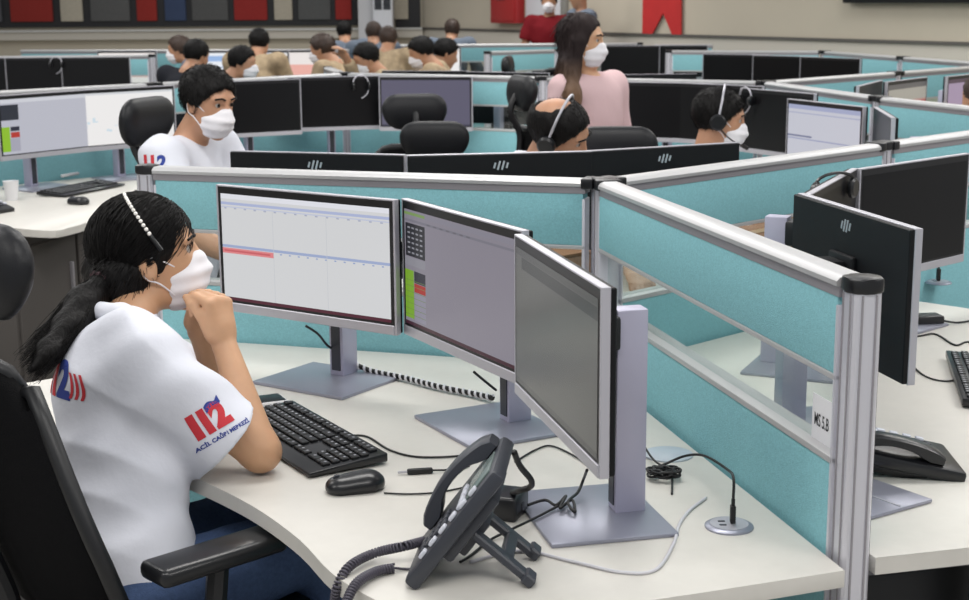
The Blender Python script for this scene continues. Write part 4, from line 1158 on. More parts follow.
person('standing grey-haired man in a grey shirt behind the pink-bloused woman', pose(hg_, 200, 0.0, False, False, 'down'), 200, hg_, 195, 10, h=0.014, skin=SK_b, hair_m=mat('grey_hair', '6c665f', 0.5), shirt=CL_grey, mask=False, collar=False)

# ------------------------------------------------------------------ chairs
def grid_surface(fn, nu, nv, th=0.0):
    """fn(u,v)->Vector for u,v in -1..1; solid sheet with thickness along its normal"""
    P = [[Vector(fn(-1 + 2 * i / nu, -1 + 2 * j / nv)) for j in range(nv + 1)] for i in range(nu + 1)]
    bm = bm_new()
    N = [[None] * (nv + 1) for _ in range(nu + 1)]
    for i in range(nu + 1):
        for j in range(nv + 1):
            du = P[min(i + 1, nu)][j] - P[max(i - 1, 0)][j]; dv = P[i][min(j + 1, nv)] - P[i][max(j - 1, 0)]
            n = du.cross(dv); N[i][j] = n.normalized() if n.length > 1e-9 else Vector((1, 0, 0))
    F = [[bm.verts.new(P[i][j] + N[i][j] * th / 2) for j in range(nv + 1)] for i in range(nu + 1)]
    B = [[bm.verts.new(P[i][j] - N[i][j] * th / 2) for j in range(nv + 1)] for i in range(nu + 1)]
    for i in range(nu):
        for j in range(nv):
            bm.faces.new((F[i][j], F[i + 1][j], F[i + 1][j + 1], F[i][j + 1])); bm.faces.new((B[i][j], B[i][j + 1], B[i + 1][j + 1], B[i + 1][j]))
    for i in range(nu):
        bm.faces.new((F[i][0], B[i][0], B[i + 1][0], F[i + 1][0])); bm.faces.new((F[i][nv], F[i + 1][nv], B[i + 1][nv], B[i][nv]))
    for j in range(nv):
        bm.faces.new((F[0][j], F[0][j + 1], B[0][j + 1], B[0][j])); bm.faces.new((F[nu][j], B[nu][j], B[nu][j + 1], F[nu][j + 1]))
    return bm
def chair(label, pos, yaw, headrest=True, back_top=1.06, group=None, taper=0.03, lean=0.0):
    """faces +x locally; origin on the floor under the seat centre"""
    t = thing('office_chair', label, 'chair', (pos[0], pos[1], 0), math.radians(yaw), group)
    me = sdf_mesh([rc((-0.14, -0.13, 0.455), (-0.14, 0.13, 0.455), 0.10, 0.10, 0.08, (0, 0, 1), 0.42), rc((0.16, -0.14, 0.462), (0.16, 0.14, 0.462), 0.09, 0.09, 0.08, (0, 0, 1), 0.42),
                   rc((-0.14, 0, 0.456), (0.16, 0, 0.46), 0.2, 0.2, 0.08, (0, 0, 1), 0.2)], 0.012, 'seat')
    obj('seat', me, M_vinyl, t)
    # backrest sheet: wider at shoulders, curved, with waist
    zb, zt = 0.58, back_top
    def outline(u, v):
        z = zb + (zt - zb) * (v + 1) / 2
        w = 0.225 + 0.02 * math.sin((v + 1) * 1.5) - taper * max(0, v + 0.5) ** 1.3
        rnd_ = 1 - 0.12 * abs(u) ** 6 if v > 0.8 else 1
        x = -0.255 + 0.06 * u * u - (0.06 + lean) * (v * 0.5) - lean * 0.4 - 0.035 * math.cos((v + 0.3) * 1.6) + 0.03
        return (x, u * w, zb + (z - zb) * rnd_)
    bk = obj('backrest', grid_surface(outline, 10, 12, 0.022), M_mesh, t, smooth=180)
    bm = bm_new()
    ring = [Vector(outline(-1 + 0.2 * i, 1)) for i in range(11)] + [Vector(outline(1, 1 - 0.2 * i)) for i in range(1, 11)] + [Vector(outline(1 - 0.2 * i, -1)) for i in range(1, 11)] + [Vector(outline(-1, -1 + 0.2 * i)) for i in range(1, 11)]
    add_tube(bm, ring, 0.016, 8); obj('back_frame', bm, M_black, bk, smooth=180)
    Po = lambda v, dx: (outline(0, v)[0] + dx, 0, outline(0, v)[2])
    bm = bm_new(); add_tube(bm, smooth_path([(-0.05, 0, 0.40), (-0.22, 0, 0.42), Po(-0.85, -0.045), Po(-0.3, -0.038), Po(0.4, -0.03)]), 0.022, 10); obj('back_support', bm, M_black, t)
    if headrest:
        me = sdf_mesh([rc((-0.27, -0.065, back_top + 0.16), (-0.27, 0.065, back_top + 0.16), 0.08, 0.08, 0.03, (1, 0, 0), 0.35),
                       rc((-0.25, -0.09, back_top + 0.18), (-0.25, 0.09, back_top + 0.18), 0.058, 0.058, 0.03, (1, 0, 0), 0.4)], 0.009, 'headrest')
        obj('headrest', me, M_vinyl, t)
        bm = bm_new(); add_tube(bm, smooth_path([Po(0.3, -0.03), Po(0.9, -0.03), (-0.315, 0, back_top + 0.08), (-0.285, 0, back_top + 0.16)]), 0.016, 8); obj('headrest_stem', bm, M_black, t)
    for s in (-1, 1):
        ar = box('armrest', (-0.005, s * 0.272, 0.695), (0.26, 0.085, 0.034), M_blacks, t, 0.013, 3)
        bm = bm_new(); add_tube(bm, smooth_path([(-0.02, s * 0.22, 0.43), (-0.02, s * 0.268, 0.45), (-0.02, s * 0.272, 0.52), (0.0, s * 0.272, 0.682)]), [0.02] * 25, 8); obj('arm_post', bm, M_black, ar)
    bm = bm_new(); add_lathe(bm, [(0.03, 0.08), (0.03, 0.22), (0.02, 0.23), (0.02, 0.40), (0.06, 0.41), (0.06, 0.43)], n=16); obj('gas_lift', bm, M_black, t)
    for k in range(5):
        a = 2 * math.pi * k / 5
        bm = bm_new(); add_tube(bm, [(0.03 * math.cos(a), 0.03 * math.sin(a), 0.11), (0.30 * math.cos(a), 0.30 * math.sin(a), 0.075)], [0.028, 0.018], 8); lg = obj('star_leg', bm, M_black, t)
        bm = bm_new(); add_lathe(bm, [(0.02, -0.022), (0.026, -0.016), (0.026, 0.016), (0.02, 0.022)], n=14)
        o = obj('caster', bm, M_blacks, lg); o.location = (0.30 * math.cos(a), 0.30 * math.sin(a), 0.028); o.rotation_euler = (math.radians(90), 0, a)
    return t
chair('black mesh office chair with headrest carrying the woman in front', (-0.66, 2.615), 44, back_top=1.045, taper=0.105, lean=0.06)
chair('black headrest chair of the masked man in white at left', (-0.89, 4.86), -20, back_top=1.085)
chair('empty black mesh chair with headrest before the lavender screen', (-0.36, 7.0), 100, back_top=0.975)
chair('empty low chair with rounded headrest just left of the balding man', (-0.22, 6.05), 268, back_top=0.885)
chair('black headrest chair between the balding man and the standing woman', (0.42, 6.75), 20, back_top=1.06)
chair('black chair with rounded headrest just right of the balding man', (0.46, 4.93), 268, back_top=0.955)
chair('far black chair top above the partition left of the standing woman', (0.52, 9.9), 260, headrest=False, back_top=1.16)
chair('far black chair behind the uniformed man touching his forehead', (-0.66, 10.75), 200, back_top=1.05)
chair('far black chair just right of the bowed uniformed man', (-0.08, 10.5), 170, back_top=1.0)

# ------------------------------------------------------------------ keyboards and mice
def kb_meshes():
    bm = bm_new()
    prof = [(-0.085, 0.006), (0.085, 0.004), (0.085, 0.012), (-0.085, 0.024)]
    a = [bm.verts.new((x, -0.23, z)) for x, z in prof]; b = [bm.verts.new((x, 0.23, z)) for x, z in prof]
    bm.faces.new(a); bm.faces.new(b[::-1])
    for i in range(4): bm.faces.new((a[i], a[(i + 1) % 4], b[(i + 1) % 4], b[i]))
    bmesh.ops.bevel(bm, geom=list(bm.edges), offset=0.003, segments=2, affect='EDGES', profile=0.5)
    body = mesh_from(bm, 'keyboard_body')
    bm = bm_new(); lg = bm_new()
    rot = Matrix.Rotation(math.radians(4.0), 3, 'Y')
    rows = [-0.066, -0.041, -0.021, -0.001, 0.019, 0.040]
    for ri, x in enumerate(rows):
        z = 0.0225 - (x + 0.085) * 0.0706 + 0.003
        y = -0.218
        cells = []
        if ri == 0: cells = [0.017, -0.012] + [0.017] * 4 + [-0.007] + [0.017] * 4 + [-0.007] + [0.017] * 4 + [-0.008] + [0.017] * 3 + [-0.008] + [0.017] * 4
        elif ri == 5: cells = [0.024, 0.02, 0.022, 0.115, 0.022, 0.02, 0.02, 0.024, -0.008] + [0.017] * 3 + [-0.008, 0.036, 0.017, 0.017]
        else:
            w = [0.017, 0.026, 0.031, 0.040][ri - 1]
            cells = [w] + [0.017] * (12 if ri < 3 else 11 if ri == 3 else 10) + [0]
            cells[-1] = max(0.017, 0.287 - sum(c + 0.0022 for c in cells[:-1]))
            cells += [-0.008] + ([0.017] * 3 if ri in (1, 2) else [-0.053]) + [-0.008] + [0.017] * 4
        for c in cells:
            if c < 0: y += -c; continue
            add_box(bm, (x, y + c / 2, z), (0.0165, c, 0.008), 0.0015, 1, None)
            add_box(lg, (x - 0.002, y + c / 2 - 0.002, z + 0.0042), (0.005, min(0.005, c * 0.4), 0.0006))
            y += c + 0.0022
    return body, mesh_from(bm, 'keys', 30), mesh_from(lg, 'key_legends', 0)
KB = kb_meshes()
def keyboard(x, y, yaw, label, z=DZ):
    """yaw: direction from the screen side toward the typist"""
    t = thing('keyboard', label, 'keyboard', (x, y, z), math.radians(yaw))
    obj('housing', KB[0], M_blacks, t); k = obj('keys', KB[1], M_black, t); k['kind'] = 'stuff'; g = obj('key_legends', KB[2], M_keys, k); g['kind'] = 'stuff'
    return t
def mouse(x, y, yaw, label, z=DZ):
    t = thing('computer_mouse', label, 'mouse', (x, y, z), math.radians(yaw))
    me = sdf_mesh([rc((-0.022, 0, 0.012), (0.028, 0, 0.010), 0.034, 0.030, 0.02, (0, 0, 1), 0.72), half((0, 0, 0.001), (0, 0, -1), (-1, -1, -1), (1, 1, 1), k=0.003)], 0.003, 'shell')
    obj('shell', me, M_blacks, t)
    bm = bm_new(); add_lathe(bm, [(0.008, -0.003), (0.009, 0), (0.008, 0.003)], n=12); o = obj('scroll_wheel', bm, M_dark, t, loc=(0.036, 0, 0.026), rot=(math.radians(90), 0, 0))
    return t
def sp(hub, bis, u, v):
    (x, y), _ = stn(hub, bis, u, v, 0); return x, y
x, y = sp(A, bFG, 0.938, 0.012); keyboard(x, y, bFG - 12, 'black keyboard on the desk before the woman\'s elbow')
mouse(-0.243, 2.60, 200, 'black mouse right of the near keyboard')
x, y = sp(A, bRT, 0.925, 0.04); keyboard(x, y, bRT + 4, 'black keyboard cut by the right frame edge')
p_ = at_px(82, 191, Z=DZ); keyboard(p_.x, p_.y, -22, 'black keyboard on the left desk before the bright screens')
p_ = at_px(88, 197, Z=DZ); mouse(p_.x + 0.02, p_.y - 0.24, 150, 'black mouse on the left desk beside the keyboard')

# ------------------------------------------------------------------ telephones
def desk_phone(label, loc, yaw, elev, m, with_stand=True, hz=0.0):
    """front faces local -x when raised; width along y; origin at the lower front edge on the desk"""
    t = thing('desk_phone', label, 'telephone', loc, math.radians(yaw))
    Rm = Matrix.Rotation(-math.radians(elev), 3, 'Y')          # local body: +x up the face, +z out of the face after tilt
    def P(a, b, c): return Rm @ Vector((a, b, c)) + Vector((0, 0, 0.004))
    L, Wd = 0.235, 0.19
    def bx(name, c, s, mm, par, bev=0.004): return box(name, P(*c), s, mm, par, bev, 2, rot=Rm)
    body = bx('body', (L / 2, 0, -0.0), (L, Wd, 0.026), m, t, 0.008)
    bx('rear_housing', (L * 0.55, 0.0, -0.02), (L * 0.55, Wd * 0.8, 0.02), m, t, 0.006)
    bx('display', (0.195, -0.03, 0.0145), (0.06, 0.10, 0.003), mat('grey_lcd', '6d7a78', 0.25), body, 0.001)
    silver = mat('silver_phone_key', 'c9ccd6', 0.35)
    for r in range(4):
        for c in range(3): bx('key', (0.045 + r * 0.020, -0.055 + c * 0.022 + 0.0, 0.0155), (0.013, 0.017, 0.006), M_dark, body, 0.002)
    for r in range(6): bx('line_key', (0.055 + r * 0.026, -0.082, 0.0155), (0.016, 0.014, 0.006), silver, body, 0.002)
    for c in range(4): bx('soft_key', (0.150, -0.07 + c * 0.026, 0.0155), (0.012, 0.020, 0.006), silver, body, 0.002)
    # handset in its cradle on the left of the face (viewer left = +y)
    hy = 0.062
    bm = bm_new()
    n_ = 14; out_, in_ = [], []
    for i in range(n_ + 1):
        t_ = i / n_; xx = 0.045 + 0.182 * t_
        out_.append((xx, 0.030 + (0.030 + hz) * math.sin(math.pi * t_) ** 0.6)); in_.append((xx, 0.014 + ((0.030 + hz) * (math.sin(math.pi * (t_ - 0.2) / 0.6)) ** 0.5 if 0.2 < t_ < 0.8 else 0)))
    prof_ = out_ + in_[::-1]
    rows_ = [[bm.verts.new(P(x_, hy + yy, z_ if abs(yy) < 0.02 else (z_ - 0.003 if i_ <= n_ else z_ + 0.002))) for i_, (x_, z_) in enumerate(prof_)] for yy in (-0.023, -0.019, 0.019, 0.023)]
    for ra, rb in zip(rows_[:-1], rows_[1:]):
        for i_ in range(len(prof_)): bm.faces.new((ra[i_], ra[(i_ + 1) % len(prof_)], rb[(i_ + 1) % len(prof_)], rb[i_]))
    for r_i in (0, 3):
        for i_ in range(n_): bm.faces.new((rows_[r_i][i_], rows_[r_i][i_ + 1], rows_[r_i][2 * n_ - i_], rows_[r_i][2 * n_ + 1 - i_]))
    obj('handset', bm, m, t, smooth=50)
    if with_stand:
        top = P(0.125, 0, -0.03); fx = top.x + 0.085
        a = Vector((top.x - 0.012, 0, top.z + 0.004)); b_ = Vector((fx, 0, 0.009)); r = (b_ - a).to_track_quat('X', 'Z').to_matrix(); ln_ = (b_ - a).length
        box('stand_mount', P(0.11, 0, -0.034), (0.07, 0.09, 0.022), m, t, 0.005, 2, rot=Rm)
        for sy in (-1, 1): box('stand_leg', a.lerp(b_, 0.5) + Vector((0, sy * 0.052, 0)), (ln_, 0.026, 0.013), m, t, 0.003, 1, rot=r)
        box('stand_bar', a.lerp(b_, 0.62), (0.022, 0.10, 0.013), m, t, 0.003, 1, rot=r)
        for sy in (-1, 1): box('stand_foot', a.lerp(b_, 0.97) + Vector((0.002, sy * 0.056, 0.001)), (0.02, 0.034, 0.018), m, t, 0.003, 1, rot=r)
    return t
ph_loc = at_px(416, 586, Z=DZ)
phone1 = desk_phone('grey desk phone propped on its stand at the front of the near desk', (ph_loc.x, ph_loc.y + 0.075, DZ), -6, 53, M_dark, True, -0.008)
# right black phone lying flat-ish
p2 = at_px(905, 462, Z=DZ)
phone2 = desk_phone('black desk phone on the right desk beside the nearest post', (at_px(966, 478, Z=DZ).x, at_px(966, 478, Z=DZ).y + 0.07, DZ), 176, 12, M_blacks, False, -0.014)

# ------------------------------------------------------------------ cables, grommets and small things
def cable(label, pts, r=0.0024, m=None, name='cable', cat='cable', group=None):
    bm = bm_new(); add_tube(bm, smooth_path(pts, 8), r, 7)
    me = mesh_from(bm, name, 180); o = obj(name, me, m or M_cable); return tag(o, label, cat, group)
def dk(px, py, dz=0.003): return at_px(px, py, Z=DZ + dz)
def grommet(label, px, py):
    c = at_px(px, py, Z=DZ)
    t = thing('desk_grommet', label, 'grommet', (c.x, c.y, DZ))
    bm = bm_new(); add_lathe(bm, [(0.042, 0.0), (0.042, 0.003), (0.037, 0.006), (0.034, 0.0065)], n=36); obj('cover', bm, M_base, t)
    bm = bm_new(); add_lathe(bm, [(0.033, 0.006), (0.033, 0.0072)], n=32); obj('disc', bm, M_silver, t)
    for k in (-1, 1): box('socket', (-0.012 + 0.0, k * 0.009, 0.0076), (0.012, 0.005, 0.001), M_dark, t)
    return t, c
g1, gc = grommet('round silver desk grommet with a USB plug near the partition', 729, 527)
pl = thing('usb_plug', 'black USB plug standing in the silver grommet', 'plug', (gc.x + 0.006, gc.y, DZ + 0.0075))
box('connector', (0, 0, 0.016), (0.009, 0.014, 0.032), M_cable, pl, 0.002); box('strain_relief', (0, 0, 0.038), (0.006, 0.008, 0.014), M_cable, pl, 0.002)
top = Vector((gc.x + 0.006, gc.y, DZ + 0.052))
cable('black USB cable arching from the grommet to the side-on monitor', [top, top + Vector((0.0, 0.004, 0.035)), at_px(728, 470, Z=DZ + 0.07), at_px(705, 456, Z=DZ + 0.05), at_px(685, 456, Z=DZ + 0.03), at_px(660, 466, Z=DZ + 0.01), dk(640, 470)], 0.0026)
g2, gc2 = grommet('round grey grommet with a black plug on the right desk', 938, 283)
pl2 = thing('usb_plug', 'black plug standing in the grommet on the right desk', 'plug', (gc2.x, gc2.y, DZ + 0.0075)); box('connector', (0, 0, 0.02), (0.012, 0.016, 0.04), M_cable, pl2, 0.003)
bm = bm_new(); add_tube(bm, [(0, 0, 0.038), (0.0, 0.0, 0.052)], 0.003); obj('cord_stub', bm, M_cable, pl2)
g3 = thing('desk_grommet', 'translucent round grommet half hidden behind the side-on monitor column', 'grommet', tuple(dk(668, 455, 0.0)))
bm = bm_new(); add_lathe(bm, [(0.05, 0.0), (0.05, 0.003), (0.044, 0.005)], n=32); obj('cover', bm, mat('pale_blue_grey_plastic', 'b7c0ca', 0.3), g3)
# bundle of black cable by the column
cb_ = dk(664, 478)
pts = []
for k in range(70):
    a = k * 0.72; r_0 = 0.022 + 0.008 * math.sin(k * 1.7)
    pts.append(cb_ + Vector((r_0 * math.cos(a) * 1.15, r_0 * math.sin(a) * 0.8, 0.006 + 0.012 * (0.5 + 0.5 * math.sin(k * 0.9)))))
cable('tangled black cable bundle behind the side-on monitor', [dk(644, 446, 0.02), dk(656, 462, 0.01)] + pts + [dk(672, 494)], 0.0022)
# white cable
cable('white network cable curving over the desk from the phone to the partition', [dk(470, 562), dk(520, 551), dk(575, 562), dk(620, 572), dk(655, 570), dk(673, 545), dk(679, 525), dk(690, 510), dk(706, 498)], 0.003, M_cablec)
# keyboard and mouse cords
cable('black mouse cord running right along the desk', [dk(384, 493), dk(410, 494), dk(440, 492), dk(470, 486)], 0.0018)
cable('black keyboard cord looping from the keyboard to the middle monitor', [dk(337, 437), dk(365, 436), dk(390, 450), dk(420, 457), dk(468, 455), dk(500, 448), dk(530, 432), dk(546, 428)], 0.0022)
cable('black cord running behind the grey phone across the middle base', [dk(515, 462), dk(535, 450), dk(552, 446), dk(578, 458), dk(600, 474)], 0.002)
ad = thing('cable_coupler', 'black in-line cable coupler lying left of the grey phone', 'coupler', tuple(dk(420, 474, 0.0)), math.radians(10))
box('barrel', (0, 0, 0.006), (0.05, 0.011, 0.011), M_cable, ad, 0.003); box('pin', (-0.034, 0, 0.006), (0.018, 0.004, 0.004), M_silver, ad)
bm = bm_new(); add_tube(bm, smooth_path([(0.025, 0, 0.006), (0.06, 0.003, 0.004), (0.10, 0.02, 0.003)]), 0.002); obj('lead', bm, M_cable, ad)
bx_ = at_px(508, 515, Z=DZ)
am = thing('headset_box', 'small black adapter box behind the grey phone', 'adapter', (bx_.x, bx_.y, DZ), math.radians(-20))
box('case', (0, 0, 0.022), (0.055, 0.075, 0.044), M_blacks, am, 0.007, 3); box('socket', (0.028, 0, 0.02), (0.004, 0.014, 0.012), M_dark, am, 0.001)
cable('black cords tangled on the side-on monitor\'s base', [dk(528, 505, 0.02), dk(545, 500, 0.02), dk(556, 505, 0.016), dk(566, 496, 0.02), dk(560, 508, 0.016), dk(572, 500, 0.02), dk(575, 512, 0.014), dk(568, 502, 0.022), dk(578, 492, 0.02), dk(584, 478, 0.04), at_px(587, 470, Z=DZ + 0.1)], 0.0028)
cable('black phone lead running from the adapter to under the grey phone', [dk(560, 505, 0.014), dk(535, 518, 0.012), dk(510, 530, 0.01), dk(490, 540), dk(470, 556), dk(460, 562)], 0.0024)
cable('thick black cord looping behind the top of the grey phone', [at_px(514, 452, Y=2.30), at_px(520, 466, Y=2.33), at_px(531, 480, Y=2.36), at_px(530, 487, Y=2.38), at_px(518, 491, Y=2.40), dk(508, 494, 0.02)], 0.0055)
# coiled handset cords
hs0 = at_px(424, 541, Y=2.28)
cpts = [hs0, at_px(405, 546, Z=DZ + 0.035), at_px(375, 553, Z=DZ + 0.014), at_px(350, 566, Z=DZ + 0.012), at_px(338, 585, Z=DZ - 0.01), at_px(334, 605, Z=DZ - 0.05)]
bm = bm_new(); add_tube(bm, helix_path(cpts, 0.0065, 46, 8), 0.0022, 6)
tag(obj('coiled_cord', bm, mat('grey_coiled_cord', '4a4752', 0.45), smooth=180), 'grey coiled handset cord looping over the desk edge, upper coil', 'cord')
cpts = [at_px(394, 568, Z=DZ + 0.008), at_px(375, 572, Z=DZ + 0.010), at_px(356, 584, Z=DZ + 0.01), at_px(345, 605, Z=DZ - 0.01)]
bm = bm_new(); add_tube(bm, helix_path(cpts, 0.0065, 26, 8), 0.0022, 6)
add_tube(bm, smooth_path([at_px(394, 568, Z=DZ + 0.008), at_px(405, 569, Z=DZ + 0.003), at_px(418, 569, Z=DZ + 0.003)]), 0.0022, 6)
tag(obj('coiled_cord', bm, MATS['grey_coiled_cord'], smooth=180), 'short coiled grey cord ending in a plain lead beside the grey phone', 'cord')
# spiral wrapped cable between the first two monitors
wp = [dk(350, 362, 0.03), dk(372, 371, 0.012), dk(405, 378, 0.01), dk(440, 387, 0.01), dk(470, 393, 0.01), dk(493, 398, 0.012)]
sw = thing('wrapped_cable', 'black cable bundle in white spiral wrap between two monitor stands', 'cable', tuple(wp[2]))
bm = bm_new(); add_tube(bm, [p - wp[2] for p in smooth_path(wp, 8)], 0.0062, 8); obj('core', bm, M_cable, sw)
bm = bm_new(); add_tube(bm, [p - wp[2] for p in helix_path(wp, 0.0062, 24, 10)], 0.0034, 6); obj('spiral_wrap', bm, M_cablew, sw)
# short leads from screens to stands
cable('black lead with white plug under the schedule monitor', [at_px(306, 326, Y=3.30), at_px(318, 334, Y=3.34), at_px(327, 345, Y=3.40), at_px(335, 350, Y=3.46)], 0.003)
cable('black lead under the middle monitor', [at_px(474, 372, Y=2.95), at_px(486, 382, Y=2.99), at_px(496, 390, Y=3.03)], 0.003)
# mobile phone half under the forearm
mp_ = dk(264, 404, 0.0)
mb = thing('mobile_phone', 'dark mobile phone with pale edge lying behind the keyboard', 'phone', (mp_.x - 0.02, mp_.y, DZ), math.radians(25))
box('case', (0, 0, 0.005), (0.135, 0.068, 0.009), M_paper, mb, 0.003); box('display', (0, 0, 0.0098), (0.128, 0.062, 0.0012), M_bezel, mb, 0.0004)
# room-code sticker on the glass
stt = thing('sticker', 'white sticker reading MS 5.B on the glass by the nearest post', 'sticker', A + pol(dB) * 1.222, math.radians(dB))
box('paper', (0.0, -0.0045, 0.950), (0.072, 0.0012, 0.078), M_paper, stt)
me = text_mesh('MS 5.B', 0.0205, bold=0.0003)
tt_ = obj('lettering', me, M_ink, stt, loc=(0.0, -0.0056, 0.946), rot=(math.radians(90), 0, 0)); tt_.scale = (0.95, 1.5, 1)
# right desk clutter
cable('black cord lying on the right desk beside the keyboard', [dk(888, 330), dk(915, 336), dk(935, 334), dk(955, 345), dk(969, 342), dk(1000, 350)], 0.0026)
cable('black cord curving from the right phone desk to the keyboard', [dk(905, 358), dk(925, 376), dk(950, 381), dk(965, 372)], 0.0022)
bb = at_px(925, 325, Z=DZ)
bt = thing('power_adapter', 'black power brick on the right desk beside a cord', 'adapter', (bb.x, bb.y, DZ), math.radians(10))
box('case', (0, 0, 0.015), (0.09, 0.055, 0.03), M_black, bt, 0.006); bm = bm_new(); add_tube(bm, smooth_path([(0.045, 0, 0.012), (0.09, -0.01, 0.005), (0.16, 0.02, 0.003)]), 0.003); obj('lead', bm, M_cable, bt)
hsR = at_px(835, 182, Y=3.55)
hh_ = thing('headset', 'black headset hooked over the edge-on monitor of the right desk', 'headset', hsR)
bm = bm_new(); add_tube(bm, [(0.055 * math.cos(a), 0.04 * math.cos(a), 0.022 * math.sin(a)) for a in [math.pi * k / 16 for k in range(17)]], 0.004, 8); obj('band', bm, M_blacks, hh_)
for s in (-1, 1):
    bm = bm_new(); add_lathe(bm, [(0.02, -0.009), (0.026, -0.004), (0.026, 0.004), (0.02, 0.009)], n=16); o = obj('ear_cup', bm, M_blacks, hh_, loc=(s * 0.055, s * 0.042, -0.02), rot=(math.radians(90), 0, math.radians(55)))
cbx = A + pol(bBK + 12) * 0.42
bxx = thing('cardboard_box', 'brown cardboard box seen through the glass beside the hub post', 'box', (cbx.x, cbx.y, DZ), math.radians(40))
M_card = mat('brown_cardboard', '8a6448', 0.85, noise=0.08, nscale=20)
box('carton', (0, 0, 0.11), (0.22, 0.30, 0.22), M_card, bxx, 0.003); box('lid_flap', (0, 0.0, 0.224), (0.222, 0.302, 0.008), M_card, bxx, 0.001); box('tape', (0, 0, 0.229), (0.224, 0.05, 0.001), mat('packing_tape', 'b08e68', 0.3), bxx)
cbx = A + pol(dC + 12) * 0.95
bxx2 = thing('cardboard_box', 'flat brown cardboard box seen through the glass behind the right desk', 'box', (cbx.x, cbx.y, DZ), math.radians(dC))
box('carton', (0, 0, 0.10), (0.5, 0.18, 0.20), M_card, bxx2, 0.003); box('lid_flap', (0, 0, 0.204), (0.502, 0.182, 0.008), M_card, bxx2, 0.001); box('tape', (0, 0, 0.209), (0.504, 0.04, 0.001), MATS['packing_tape'], bxx2)
# computer under the right desk
pcx, pcy = sp(A, bRT, 0.78, -0.80)
pc = thing('computer_tower', 'black computer tower under the right desk edge', 'computer', (pcx, pcy, 0), math.radians(bRT + 30))
box('case', (0, 0, 0.32), (0.42, 0.18, 0.64), M_black, pc, 0.008); box('front_panel', (0.215, 0, 0.32), (0.012, 0.17, 0.62), M_dark, pc, 0.004); box('drive_slot', (0.223, 0, 0.5), (0.004, 0.14, 0.03), M_blacks, pc)

fp = at_px(868, 499, Z=DZ)
flat = thing('metal_plate', 'flat grey metal plate on the right desk showing beside the nearest post', 'plate', (fp.x, fp.y, DZ), math.radians(dB + 20))
box('plate', (0, 0, 0.004), (0.16, 0.16, 0.008), M_base, flat, 0.003); box('edge_strip', (0, 0, 0.0085), (0.15, 0.004, 0.001), M_silver, flat)
def hung_headset(label, px, py, Y, yaw):
    c = V((px, py, Y))
    t = thing('headset', label, 'headset', c, math.radians(yaw))
    bm = bm_new(); add_tube(bm, [(0.0, 0.045 * math.cos(a), 0.05 * math.sin(a)) for a in [math.pi * k / 14 for k in range(15)]], 0.004, 7); obj('band', bm, M_silver, t)
    for s in (-1, 1):
        bm = bm_new(); add_lathe(bm, [(0.018, -0.008), (0.024, -0.004), (0.024, 0.004), (0.018, 0.008)], n=14); obj('ear_cup', bm, M_blacks, t, loc=(0, s * 0.045, -0.012), rot=(math.radians(90), 0, 0))
    bm = bm_new(); add_tube(bm, smooth_path([(0, 0.05, -0.02), (0.01, 0.03, -0.06), (0.012, 0.0, -0.08)]), 0.003, 6); obj('boom', bm, M_silver, t)
hung_headset('headset hanging on the black monitor right of the masked headset man', 1.250, 7.010, 1.172, 208)
hung_headset('headset hanging on the black monitor left of the lavender screen', -0.695, 8.385, 1.172, 286)
q = at_px(56, 62, Y=11.46); hung_headset('headset hanging on the far left middle black screen', q.x, q.y, 1.172, 272)
# left desk clutter: cups, cables
cpx = at_px(52, 195, Z=DZ)
cup = thing('paper_cup', 'small white cup on the left desk behind the woman', 'cup', tuple(at_px(12, 200, Z=DZ)))
bm = bm_new(); add_lathe(bm, [(0.026, 0.0), (0.035, 0.085), (0.036, 0.088), (0.033, 0.086), (0.025, 0.006)], n=20); obj('body', bm, M_white, cup)
wp = [at_px(62, 176, Z=DZ + 0.03), at_px(85, 172, Z=DZ + 0.02), at_px(110, 168, Z=DZ + 0.03)]
cable('pale wrapped cable on the left desk under the bright map monitor', wp, 0.008, M_cablew)
phl = at_px(10, 214, Z=DZ)
desk_phone('black desk phone at the left frame edge on the left desk', (phl.x - 0.05, phl.y, DZ), 150, 16, M_black, False)

# ------------------------------------------------------------------ far rows
fl0 = Vector((-5.0, 11.8, 0)); fl1 = at_px(152, 54.5, Z=HT); fl1.z = 0
partition(fl0, fl1, 'far left teal partition with three black screens below the coloured boards')
post(fl1, 0, 'white end post of the far left partition beside the brown-haired masked person')
for i, (px, lab) in enumerate(((-6, 'far black screen cut by the left frame edge'), (39, 'far black screen, middle of the three at left'), (95, 'far black screen next to the far left end post'))):
    q = at_px(px, 57, Y=11.5); monitor((q.x, q.y), 272, S_off, lab)
def far_desk(p0, p1, depth, label):
    """straight bench desk in front of a far partition"""
    d = p1 - p0; a = math.atan2(d.y, d.x); L = d.length
    t = thing('bench_desk', label, 'desk', p0, a)
    box('worktop', (L / 2, -depth / 2 - 0.04, DZ - 0.015), (L, depth, 0.03), M_desk, t, 0.003)
    for x in (0.1, L - 0.1): box('leg', (x, -depth / 2 - 0.04, 0.36), (0.05, 0.5, 0.72), M_desk_edge, t, 0.004)
    return t
far_desk(fl0, fl1, 0.7, 'pale bench desk under the far left black screens')
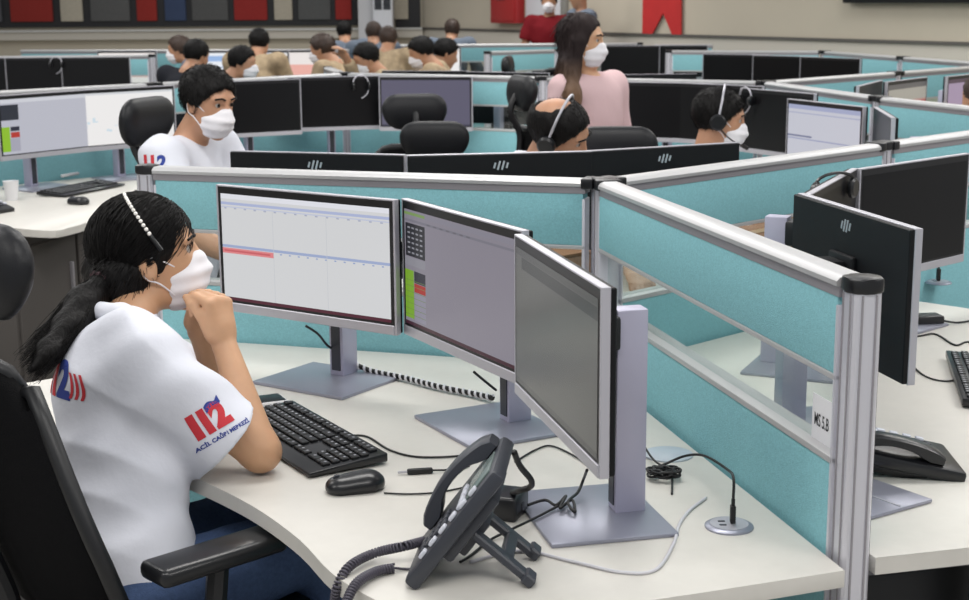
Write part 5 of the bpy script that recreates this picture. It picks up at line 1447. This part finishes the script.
# second far row, left middle with bright screens
r0 = Vector((-4.2, 13.4, 0)); r1 = Vector((-1.15, 13.0, 0))
partition(r0, r1, 'far teal partition behind the bright blue-white and pink-tinted screens')
far_desk(r0, r1, 0.7, 'pale bench desk under the bright far screens')
for px, s, lab in ((222, S_blue, 'far bright screen with a blue band behind the dark-clad masked man'), (288, S_pinkw, 'far bright screen with a pink patch beside the turned uniformed man'), (258, S_map, 'far bright screen hidden behind the back-turned uniformed head'), (126, S_pinkw, 'far bright screen with pink strip above the far left partition end')):
    q = at_px(px, 44, Y=12.75 if px > 150 else 12.9); monitor((q.x, q.y), 265, s, lab)
# farthest row along the wall
w0 = at_px(395, 43, Y=14.2); w0.z = 0; w1 = at_px(640, 43, Y=14.2); w1.z = 0
partition(w0, w1, 'farthest teal partition in front of the man in the dark red shirt')
post(w0, 0, 'far end post below the narrow framed board'); post(w1, 0, 'far end post left of the red banner')
w2 = at_px(612, 42, Y=14.0); w2.z = 0; w3 = at_px(716, 42, Y=13.6); w3.z = 0
partition(w2 + Vector((0.35, -0.25, 0)), w3, 'farthest teal partition with black screens under the red banner')
for px, lab in ((630, 'farthest black screen just right of the standing woman\'s mask'), (678, 'farthest black screen under the red banner')):
    q = at_px(px, 46, Y=13.3); monitor((q.x, q.y), 262, S_off, lab)
q = at_px(432, 37, Y=13.6)
monitor((q.x, q.y), 262, S_map, 'far bright white screen above the bowed uniformed man')
v0 = at_px(487, 50, Y=12.2); v0.z = 0; v1 = at_px(556, 48, Y=12.6); v1.z = 0
partition(v0, v1, 'far teal partition between the uniformed people and the man in red')
post(v0, 0, 'far aluminium post left of the man in red'); post(v1, 0, 'far aluminium post right of the man in red')

# ------------------------------------------------------------------ groups of repeats
GROUPS = {'monitor': 'monitors on the office desks', 'office_chair': 'black office chairs', 'partition_panel': 'teal partition panels', 'partition_post': 'aluminium partition posts',
          'corner_desk': 'pale corner desks', 'bench_desk': 'pale bench desks in the far rows', 'keyboard': 'black keyboards', 'computer_mouse': 'black mice', 'desk_phone': 'desk phones',
          'headset': 'headsets', 'cable': 'loose desk cables', 'coiled_cord': 'coiled phone cords', 'desk_grommet': 'desk grommets', 'usb_plug': 'plugs in the grommets', 'cardboard_box': 'brown cardboard boxes', 'person': 'people in the call centre'}
for o in COL.objects:
    if o.parent is None and 'category' in o.keys():
        k = o.name.split('.')[0]
        if k in GROUPS: o['group'] = GROUPS[k]
